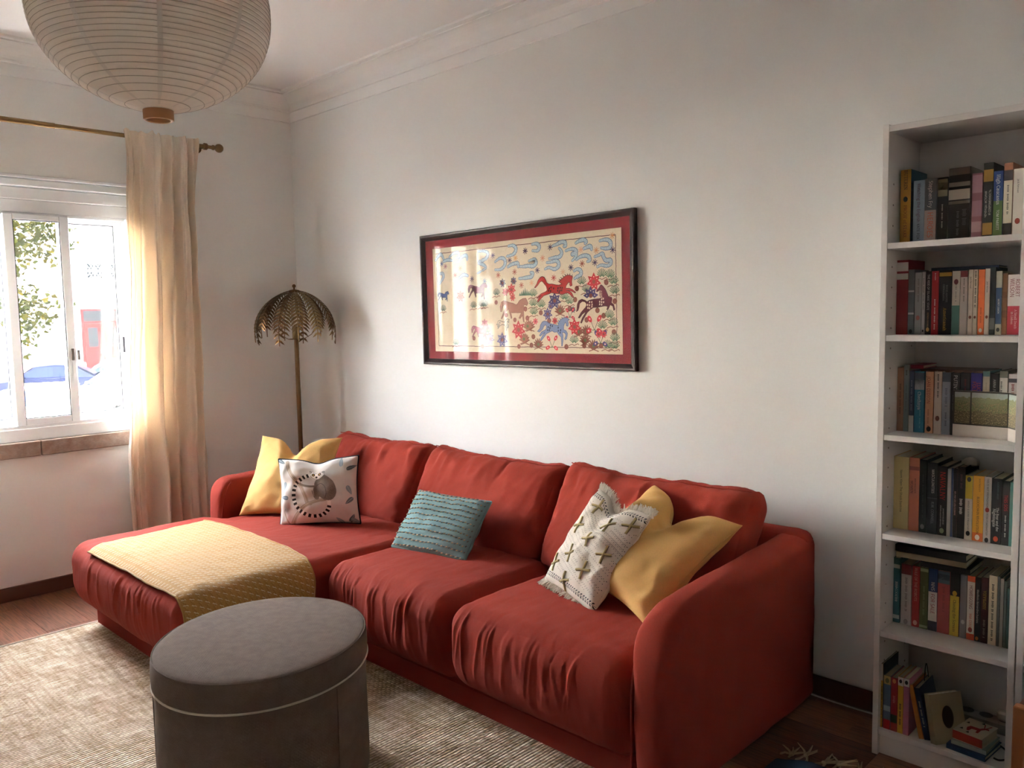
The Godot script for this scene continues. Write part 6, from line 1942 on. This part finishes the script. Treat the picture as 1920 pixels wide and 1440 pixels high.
const BOOKS := [
	[0, 3.92, 3.951, 0.2288, 0.205, "c8923a", "2f5266", "golden yellow book with a dark diamond on its spine, first book on the top shelf", [["t", "BUTERIN", "1b1a1c", 0.14, 0.26, 0.36, 0, 1, 0], ["o", 0.4, "3c4a44"], ["t", "PROOF of STAKE", "6a1f1a", 0.7, 0.44, 0.36, 0, 1, 0]]],
	[0, 3.959, 3.991, 0.1908, 0.205, "8fa2b2", "8fa2b2", "pale blue book with a plum and black title on the top shelf", [["t", "Watching the English", "5a2a3c", 0.36, 0.62, 0.36, 0, 0, 0], ["t", "KATE FOX", "1b1a1c", 0.82, 0.25, 0.3, 0, 0, 0]]],
	[0, 3.992, 4.026, 0.1928, 0.205, "5b6368", "6b7074", "grey book shading to pale pink with a coral title on the top shelf", [["b", 0.5, 1, "b9a9a3"], ["t", "Stephen Fry", "e2ddd6", 0.25, 0.42, 0.42, 0, 0, 0], ["t", "HEROES", "d0704e", 0.73, 0.4, 0.46, 0, 0, 0]]],
	[0, 4.029, 4.057, 0.1918, 0.205, "191a1a", "191a1a", "thin black book with a pale photograph high on its spine on the top shelf", [["b", 0.03, 0.3, "8f8a72"], ["b", 0.08, 0.2, "d8d0bc"], ["l", "b8b4a8", 0.62, 0.4, 0.14, 0]]],
	[0, 4.06, 4.119, 0.2148, 0.205, "141416", "9a928a", "thick black book with pale figures on the spine on the top shelf", [["b", 0, 0.1, "5c5650"], ["b", 0.2, 0.26, "8c847a"], ["b", 0.3, 0.44, "b5aca0"], ["b", 0.46, 0.5, "6c645a"], ["l", "5b5c60", 0.78, 0.36, 0.12, -0.05], ["l", "4a4b50", 0.7, 0.25, 0.2, 0.25]]],
	[0, 4.124, 4.152, 0.1918, 0.205, "8a5c66", "8a5c66", "mauve book with a mottled pale pattern on the top shelf", [["b", 0.03, 0.3, "a98088"], ["b", 0.42, 0.66, "a07580"], ["b", 0.74, 0.9, "b08d90"]]],
	[0, 4.154, 4.18, 0.2178, 0.205, "1d1f1f", "232525", "tall black book with gold ornaments at both ends on the top shelf", [["b", 0.09, 0.25, "a8813e"], ["b", 0.8, 0.96, "a8813e"], ["t", "ЧЕЧЕНЦЫ: ИСТОРИЯ", "d8d2c6", 0.55, 0.46, 0.22, -0.2, 0, 1], ["t", "И СОВРЕМЕННОСТЬ", "d8d2c6", 0.53, 0.46, 0.22, 0.2, 0, 1]]],
	[0, 4.181, 4.206, 0.1908, 0.205, "23407a", "24406a", "blue and green book with a white slanted title on the top shelf", [["b", 0.45, 1, "4f6a3a"], ["t", "High Caucasus", "f0ece4", 0.28, 0.46, 0.36, 0, 1, 0], ["t", "TOM PARFITT", "f0ece4", 0.74, 0.36, 0.28, 0, 0, 0]]],
	[0, 4.207, 4.23, 0.2108, 0.205, "3a3230", "b07a5c", "dark book with a peach top and cream label on the top shelf", [["b", 0, 0.1, "c08868"], ["b", 0.24, 0.82, "d9d0b8"], ["l", "5a5448", 0.5, 0.4, 0.22, 0]]],
	[0, 4.232, 4.2567, 0.1908, 0.205, "d9d0c4", "d9d0c4", "cream paperback with a small red oval mark on the top shelf", [["t", "Jack Kerouac", "1b1a1c", 0.26, 0.44, 0.2, 0, 0, 0], ["o", 0.78, "8a3020"]]],
	[0, 4.2573, 4.271, 0.1848, 0.205, "1c1a1a", "1c1a1a", "black book at the right end, cut by the frame edge on the top shelf", []],
	[1, 3.912, 3.947, 0.2356, 0.2, "861b21", "861b21", "thick dark red book with two white library stickers on the second shelf", [["b", 0.03, 0.15, "dcd6d0"], ["b", 0.18, 0.26, "d6ccc4"]]],
	[1, 3.948, 3.966, 0.2046, 0.2, "6d7276", "6d7276", "grey blue book with white bands on the second shelf", [["b", 0.32, 0.345, "cfd0cc"], ["b", 0.66, 0.69, "cfd0cc"], ["o", 0.95, "1b1a1c"]]],
	[1, 3.968, 3.988, 0.1946, 0.2, "a3a3a0", "a3a3a0", "light grey paperback with a small pink oval on the second shelf", [["l", "7a7672", 0.3, 0.4, 0.2, 0], ["o", 0.73, "b5766a"]]],
	[1, 3.989, 3.998, 0.1956, 0.2, "bdbcb8", "bdbcb8", "very thin pale grey book on the second shelf", [["l", "6f6d6a", 0.35, 0.5, 0.3, 0], ["o", 0.94, "1b1a1c"]]],
	[1, 3.999, 4.0162, 0.1966, 0.2, "171718", "171718", "black book with a white capital title beside the red one on the second shelf", [["t", "THE RISE OF ISLAMIC STATE", "dcd8d2", 0.33, 0.56, 0.42, 0, 0, 0], ["t", "PATRICK COCKBURN", "c9a06a", 0.78, 0.26, 0.3, 0, 0, 0], ["o", 0.92, "d8b070"]]],
	[1, 4.0168, 4.037, 0.1966, 0.2, "ae2429", "ae2429", "bright red book with a fine white title on the second shelf", [["l", "e8d8d0", 0.1, 0.14, 0.16, 0], ["l", "f0e4dc", 0.68, 0.48, 0.18, 0]]],
	[1, 4.038, 4.074, 0.1966, 0.2, "15171c", "1c2230", "broad black book with a golden script title on the second shelf", [["b", 0.03, 0.09, "c89a3c"], ["t", "CHIMAMANDA", "8c8c88", 0.34, 0.34, 0.14, -0.12, 1, 0], ["t", "NGOZI ADICHIE", "8c8c88", 0.36, 0.34, 0.14, 0.12, 1, 0], ["t", "Americanah", "d8a93c", 0.76, 0.36, 0.34, 0, 1, 0]]],
	[1, 4.075, 4.097, 0.1936, 0.2, "d4cec0", "d4cec0", "book half cream and half teal on the second shelf", [["b", 0.54, 1, "5c8c80"], ["o", 0.17, "6a2430"], ["l", "8f8a80", 0.33, 0.3, 0.16, 0]]],
	[1, 4.098, 4.118, 0.1936, 0.2, "c8beb8", "c8beb8", "off white book with a maroon patch at the top on the second shelf", [["b", 0, 0.1, "7a3038"], ["l", "6a6460", 0.3, 0.36, 0.18, 0]]],
	[1, 4.12, 4.133, 0.1956, 0.2, "cfc2b2", "cfc2b2", "slim cream paperback with a brown oval, left of a matching pair on the second shelf", [["t", "Jack Kerouac", "1b1a1c", 0.2, 0.34, 0.34, 0, 0, 0], ["o", 0.73, "6a3020"]]],
	[1, 4.134, 4.145, 0.1956, 0.2, "cabfae", "cabfae", "slim cream paperback with a brown oval, right of a matching pair on the second shelf", [["l", "1b1a1c", 0.3, 0.56, 0.36, 0], ["o", 0.73, "6a3020"]]],
	[1, 4.147, 4.164, 0.1946, 0.2, "e2703a", "e2703a", "bright orange paperback with a white roundel on the second shelf", [["l", "a84a20", 0.7, 0.24, 0.2, 0], ["o", 0.93, "e8e0d4"]]],
	[1, 4.165, 4.1777, 0.1966, 0.2, "cdbfae", "cdbfae", "cream paperback with a brown oval right of the orange one on the second shelf", [["t", "Jack Kerouac", "1b1a1c", 0.28, 0.44, 0.32, 0, 0, 0], ["o", 0.73, "6a3020"]]],
	[1, 4.1783, 4.193, 0.1996, 0.2, "2b302e", "2b302e", "dark green grey book taller than its neighbours on the second shelf", [["b", 0.75, 0.92, "6d6c68"]]],
	[1, 4.194, 4.21, 0.1876, 0.2, "b6b09c", "b6b09c", "cream book with a wide blue band and white capitals on the second shelf", [["b", 0.26, 0.83, "2f4a6a"], ["t", "SECRET LISBON", "dcd8d0", 0.55, 0.36, 0.28, 0, 0, 0], ["o", 0.92, "1b1a1c"]]],
	[1, 4.211, 4.224, 0.1806, 0.2, "7a5434", "7a5434", "brown wood patterned book beside the white and red one on the second shelf", [["b", 0.3, 0.4, "6a4428"], ["b", 0.6, 0.72, "6a4428"]]],
	[1, 4.225, 4.26, 0.1756, 0.2, "ded8d2", "ded8d2", "white and crimson paperback with large dark red capitals on the second shelf", [["b", 0.52, 1, "9a2434"], ["t", "ROBERT", "7a1a2a", 0.22, 0.38, 0.3, 0.22, 0, 0], ["t", "WILSON", "7a1a2a", 0.22, 0.38, 0.3, -0.18, 0, 0], ["t", "A Small Death", "e8d8d0", 0.74, 0.32, 0.2, 0.12, 1, 0], ["t", "in Lisbon", "e8d8d0", 0.72, 0.24, 0.17, -0.14, 1, 0]]],
	[2, 3.908, 3.9317, 0.2064, 0.176, "a8826f", "a8826f", "tan pink book, first book on the third shelf", [["l", "6a4a3c", 0.5, 0.5, 0.3, 0]]],
	[2, 3.9323, 3.948, 0.2164, 0.176, "7c8c8e", "b0a89c", "tall grey teal book on the third shelf", [["l", "3a3f40", 0.12, 0.08, 0.3, 0], ["l", "5f6c70", 0.5, 0.4, 0.22, 0]]],
	[2, 3.949, 3.964, 0.1964, 0.176, "384562", "384562", "navy book with a white foot on the third shelf", [["b", 0.73, 1, "d4d2ce"], ["l", "8a92a6", 0.4, 0.5, 0.28, 0]]],
	[2, 3.965, 3.995, 0.1964, 0.176, "2c7c98", "2c7c98", "teal blue book with a mountain photograph on the spine on the third shelf", [["b", 0.02, 0.3, "39434e"], ["b", 0.14, 0.3, "c2c8cc"], ["t", "Chechnya", "d8ecf0", 0.48, 0.34, 0.3, 0, 1, 0], ["l", "7ab4c4", 0.78, 0.3, 0.1, 0.1]]],
	[2, 3.998, 4.022, 0.1964, 0.176, "d29a78", "8a5a4c", "peach book with thin dark red capitals on the third shelf", [["t", "JOAN DIDION", "8a2a20", 0.3, 0.52, 0.42, -0.1, 0, 0], ["l", "a06048", 0.75, 0.28, 0.16, -0.1], ["o", 0.93, "1b1a1c"]]],
	[2, 4.024, 4.046, 0.1974, 0.176, "c8b6a8", "c8b6a8", "pale beige paperback with a brown oval mark on the third shelf", [["l", "1b1a1c", 0.24, 0.4, 0.2, 0], ["o", 0.75, "6a3a28"]]],
	[2, 4.047, 4.071, 0.1954, 0.176, "989eaa", "989eaa", "grey blue book with a photograph at the top on the third shelf", [["b", 0, 0.15, "4c5a66"], ["l", "6c727e", 0.4, 0.3, 0.3, 0], ["l", "5c626e", 0.75, 0.22, 0.22, 0]]],
	[2, 4.072, 4.098, 0.1954, 0.176, "161518", "161518", "black book with white capitals above the picture card on the third shelf", [["t", "PUTIN'S", "dcd8d2", 0.17, 0.26, 0.44, 0, 0, 0], ["l", "55555a", 0.48, 0.25, 0.2, -0.2]]],
	[2, 4.099, 4.126, 0.1964, 0.176, "17161a", "17161a", "black book with a faint red title on the third shelf", [["l", "7a2426", 0.2, 0.2, 0.18, 0]]],
	[2, 4.127, 4.159, 0.1964, 0.176, "2e2282", "2e2282", "violet book with orange capitals on the third shelf", [["t", "LUCY", "d8603a", 0.23, 0.22, 0.32, 0.2, 0, 0], ["t", "FOLEY", "d8603a", 0.23, 0.26, 0.32, -0.18, 0, 0]]],
	[2, 4.16, 4.179, 0.2034, 0.176, "c9bfa6", "5f8484", "cream book with a teal top on the third shelf", [["b", 0, 0.08, "6a9090"], ["l", "a89e86", 0.25, 0.16, 0.2, 0]]],
	[2, 4.18, 4.204, 0.1974, 0.176, "141416", "141416", "black book with a plain white name on the third shelf", [["t", "ANNA FUNDER", "c8c4bc", 0.26, 0.34, 0.3, 0, 0, 0]]],
	[2, 4.205, 4.227, 0.2054, 0.176, "69685a", "69685a", "olive grey book with a narrow white label on the third shelf", [["b", 0.1, 0.32, "d0ccc0"], ["l", "3a3a34", 0.3, 0.3, 0.2, -0.25]]],
	[2, 4.229, 4.252, 0.1974, 0.176, "cfc8c4", "7a7470", "white book with a dark emblem at the right end on the third shelf", [["b", 0.07, 0.13, "44464c"], ["l", "8a3a34", 0.3, 0.3, 0.34, 0], ["b", 0.5, 0.85, "8c7a5c"]]],
	[3, 3.906, 3.959, 0.238, 0.19, "d6c48a", "caa25a", "thick cream book with a spaced typewriter title, first book on the fourth shelf", [["t", "Naomi Klein The Shock Doctrine", "3a362c", 0.47, 0.8, 0.15, 0, 0, 0]]],
	[3, 3.96, 3.9907, 0.239, 0.19, "c4735a", "c4735a", "salmon book with a stacked dark title on the fourth shelf", [["b", 0.12, 0.17, "8a4a3c"], ["t", "MEN WHO HATE", "4a1218", 0.38, 0.2, 0.22, 0.1, 0, 0], ["t", "WOMEN", "4a1218", 0.4, 0.2, 0.26, -0.22, 0, 0]]],
	[3, 3.9913, 4.013, 0.235, 0.19, "202c2a", "202c2a", "dark green black book with a faint title on the fourth shelf", [["l", "46544e", 0.5, 0.6, 0.2, 0], ["o", 0.92, "8a8a84"]]],
	[3, 4.015, 4.045, 0.229, 0.19, "1d282e", "1d282e", "blue black book with white capitals beside the dark green one on the fourth shelf", [["t", "MASCULINITIES", "dcd8d0", 0.26, 0.4, 0.26, 0.05, 0, 0], ["b", 0.495, 0.5, "6a7478"], ["t", "R.W. CONNELL", "8c9698", 0.7, 0.34, 0.26, 0.05, 0, 0]]],
	[3, 4.047, 4.0727, 0.221, 0.19, "171617", "171617", "black book with tall red capitals on the fourth shelf", [["t", "NAVALNY", "b8201c", 0.28, 0.4, 0.6, 0, 0, 0], ["t", "JAN MATTI DOLLBAUM", "c8c4be", 0.72, 0.26, 0.14, 0.15, 0, 0], ["t", "MORVAN LALLOUET BEN NOBLE", "c8c4be", 0.72, 0.32, 0.12, -0.15, 0, 0], ["o", 0.93, "8a9a7a"]]],
	[3, 4.0733, 4.0837, 0.215, 0.19, "b8b6b2", "b8b6b2", "thin pale grey booklet on the fourth shelf", []],
	[3, 4.0843, 4.09, 0.219, 0.19, "4a5a80", "d0ccc4", "very thin blue and white booklet on the fourth shelf", []],
	[3, 4.091, 4.1017, 0.218, 0.19, "231b1c", "6a3a34", "slim black book with pale pink spaced capitals on the fourth shelf", [["t", "SEX AND LIES LEILA SLIMANI", "d8a8a0", 0.5, 0.85, 0.4, 0, 0, 0]]],
	[3, 4.1023, 4.1237, 0.225, 0.19, "181314", "181314", "black book with a bold white title on the fourth shelf", [["l", "5a3a3c", 0.2, 0.2, 0.3, 0], ["l", "dcd6ce", 0.55, 0.22, 0.4, 0]]],
	[3, 4.1243, 4.145, 0.201, 0.19, "cfc8bc", "cfc8bc", "white book with a yellow top and black roundel on the fourth shelf", [["b", 0, 0.36, "c8b23c"], ["o", 0.06, "1b1a1c"], ["t", "ARKADY & BORIS STRUGATSKY", "3a3836", 0.62, 0.46, 0.24, 0, 0, 0], ["o", 0.9, "1b1a1c"]]],
	[3, 4.146, 4.1757, 0.203, 0.19, "d99e2e", "d99e2e", "amber yellow book with an orange foot on the fourth shelf", [["b", 0.87, 1, "d06a2c"], ["t", "DON TAPSCOTT", "5a3a10", 0.14, 0.2, 0.18, 0.1, 0, 0], ["t", "BLOCKCHAIN REVOLUTION", "3a2408", 0.6, 0.56, 0.26, 0, 0, 0], ["o", 0.94, "f0e8dc"]]],
	[3, 4.1763, 4.1962, 0.203, 0.19, "bcb6ae", "bcb6ae", "grey white book with a condensed dark title on the fourth shelf", [["t", "THIS IS NOT PROPAGANDA", "2a2a2c", 0.24, 0.44, 0.38, 0, 0, 0], ["o", 0.5, "8a2a24"], ["t", "PETER POMERANTSEV", "2a2a2c", 0.72, 0.34, 0.34, 0, 0, 0], ["o", 0.96, "1b1a1c"]]],
	[3, 4.1968, 4.225, 0.201, 0.19, "14181a", "14181a", "black book with a thin white title beside the grey white one on the fourth shelf", [["t", "KATHERINE ARDEN", "5c6a68", 0.18, 0.26, 0.2, 0.1, 1, 0], ["t", "The Bear and the", "dcdad2", 0.62, 0.36, 0.26, 0.12, 1, 0], ["t", "Nightingale", "dcdad2", 0.6, 0.28, 0.26, -0.2, 1, 0], ["o", 0.92, "b84a2c"]]],
	[3, 4.226, 4.2447, 0.197, 0.19, "17191a", "17191a", "black book with a short red capital title on the fourth shelf", [["t", "THIS SOS", "b42430", 0.34, 0.28, 0.46, 0, 0, 0], ["l", "c8c4be", 0.7, 0.34, 0.2, 0]]],
	[3, 4.2453, 4.257, 0.195, 0.19, "4e7f76", "4e7f76", "thin teal book at the right end on the fourth shelf", []],
	[4, 3.9, 3.933, 0.2187, 0.175, "1f5a63", "1f5a63", "teal book with white cyrillic capitals, first book on the fifth shelf", [["b", 0.1, 0.16, "a8b8b4"], ["t", "ФИЛОСОФИЯ", "dcdcd4", 0.52, 0.46, 0.36, 0, 1, 1], ["b", 0.88, 0.94, "a8b8b4"]]],
	[4, 3.937, 3.969, 0.2037, 0.175, "aca6a2", "aca6a2", "grey book with a dark red top on the fifth shelf", [["b", 0, 0.17, "6a1a1c"], ["l", "7a7472", 0.5, 0.56, 0.24, 0], ["o", 0.95, "7a7472"]]],
	[4, 3.971, 3.994, 0.2027, 0.175, "9c2722", "9c2722", "red book with pale condensed capitals on the fifth shelf", [["t", "RULE OF THE ROBOTS", "d8a090", 0.3, 0.54, 0.44, 0, 0, 0], ["o", 0.93, "d8b0a0"]]],
	[4, 3.995, 4.02, 0.2037, 0.175, "4d5828", "4d5828", "olive green book on the fifth shelf", [["l", "7c8658", 0.55, 0.5, 0.22, 0], ["b", 0.02, 0.07, "9aa07a"], ["b", 0.94, 0.98, "9aa07a"]]],
	[4, 4.021, 4.0477, 0.2047, 0.175, "203a6c", "203a6c", "navy and white book with red capitals on the fifth shelf", [["b", 0.37, 0.84, "d8d2ca"], ["b", 0.84, 1, "1a1830"], ["t", "NHS", "e8e4de", 0.28, 0.15, 0.4, 0, 0, 0], ["t", "FOR SALE", "9a1c24", 0.56, 0.32, 0.42, 0, 0, 0]]],
	[4, 4.0483, 4.084, 0.2037, 0.175, "ab4e4a", "ab4e4a", "salmon red book with a grey blue portrait at the top on the fifth shelf", [["b", 0, 0.2, "5a6c78"], ["b", 0.05, 0.14, "33424c"], ["l", "8a3c3a", 0.45, 0.4, 0.2, 0]]],
	[4, 4.085, 4.112, 0.2067, 0.175, "17181c", "17181c", "book with a black top and yellow lower half on the fifth shelf", [["b", 0.37, 1, "cdb440"], ["t", "Chasing the Scream", "2a2414", 0.68, 0.5, 0.3, 0, 1, 0], ["o", 0.33, "c8a030"]]],
	[4, 4.114, 4.133, 0.2027, 0.175, "8c8785", "8c8785", "plain grey book with a small pale ring on the fifth shelf", [["o", 0.74, "c8c4be"]]],
	[4, 4.134, 4.1557, 0.2047, 0.175, "d8562c", "d8562c", "orange book with a white lozenge and dark capitals on the fifth shelf", [["b", 0.09, 0.9, "e0d4c8"], ["t", "HOMEGOING", "7a1c18", 0.33, 0.44, 0.42, 0, 0, 0], ["t", "YAA GYASI", "c85a34", 0.7, 0.24, 0.34, 0, 0, 0], ["o", 0.84, "8a2c20"]]],
	[4, 4.1563, 4.172, 0.2047, 0.175, "1b1a18", "1b1a18", "black book with a long white title beside the orange one on the fifth shelf", [["t", "Manifesto Bernardine Evaristo", "dcd6ca", 0.45, 0.86, 0.36, 0, 0, 0], ["o", 0.95, "c87a3c"]]],
	[4, 4.173, 4.193, 0.2077, 0.175, "3c1614", "3c1614", "dark brown book with gold cyrillic capitals on the fifth shelf", [["t", "НИРВАНА", "b89a44", 0.34, 0.42, 0.42, 0, 1, 1], ["l", "8a7a6c", 0.78, 0.28, 0.3, 0]]],
	[4, 4.194, 4.216, 0.2187, 0.175, "cfc0a0", "cfc0a0", "cream book with black italic capitals on the fifth shelf", [["l", "2a2620", 0.32, 0.4, 0.3, 0], ["l", "2a2620", 0.74, 0.4, 0.26, 0]]],
	[4, 4.217, 4.224, 0.2187, 0.175, "4c5450", "4c5450", "dark grey magazine next to the cream book on the fifth shelf", []],
	[4, 4.225, 4.234, 0.2147, 0.175, "9a9488", "20282a", "pale grey magazine near the right end on the fifth shelf", []],
	[4, 4.235, 4.242, 0.2087, 0.175, "5a6660", "5a6660", "grey green magazine near the right end on the fifth shelf", []],
	[4, 4.243, 4.253, 0.1887, 0.175, "41605a", "41605a", "dark teal magazine at the right end on the fifth shelf", []],
	[5, 3.899, 3.917, 0.215, 0.268, "c89a2c", "26343a", "yellow and white children's magazine, first book on the bottom shelf", [["b", 0, 0.26, "cfc8c0"], ["l", "4a3a14", 0.6, 0.5, 0.36, 0]]],
	[5, 3.921, 3.943, 0.18, 0.268, "5d6f7e", "5d6f7e", "blue grey children's book with a cream head on the bottom shelf", [["b", 0, 0.16, "c8b070"], ["b", 0.82, 1, "a82424"], ["o", 0.09, "6a6a3c"], ["b", 0.56, 0.66, "9ab0b4"]]],
	[5, 3.944, 3.964, 0.179, 0.268, "a42a2c", "a42a2c", "red children's book with a green band on the bottom shelf", [["b", 0.69, 0.84, "2f4a2c"], ["b", 0.84, 1, "9a3a2c"], ["o", 0.06, "d88a5c"], ["l", "d88a7c", 0.4, 0.14, 0.36, 0]]],
	[5, 3.965, 3.9817, 0.188, 0.268, "c8982e", "c8982e", "yellow children's book with a white head, left of a pair on the bottom shelf", [["b", 0, 0.155, "d8d2cc"], ["o", 0.075, "1b1a1c"], ["l", "4a3a14", 0.66, 0.38, 0.34, 0]]],
	[5, 3.9823, 4, 0.188, 0.268, "b06a84", "b06a84", "pink children's book with a white head, right of a pair on the bottom shelf", [["b", 0, 0.14, "d8d2cc"], ["o", 0.07, "1b1a1c"]]],
]
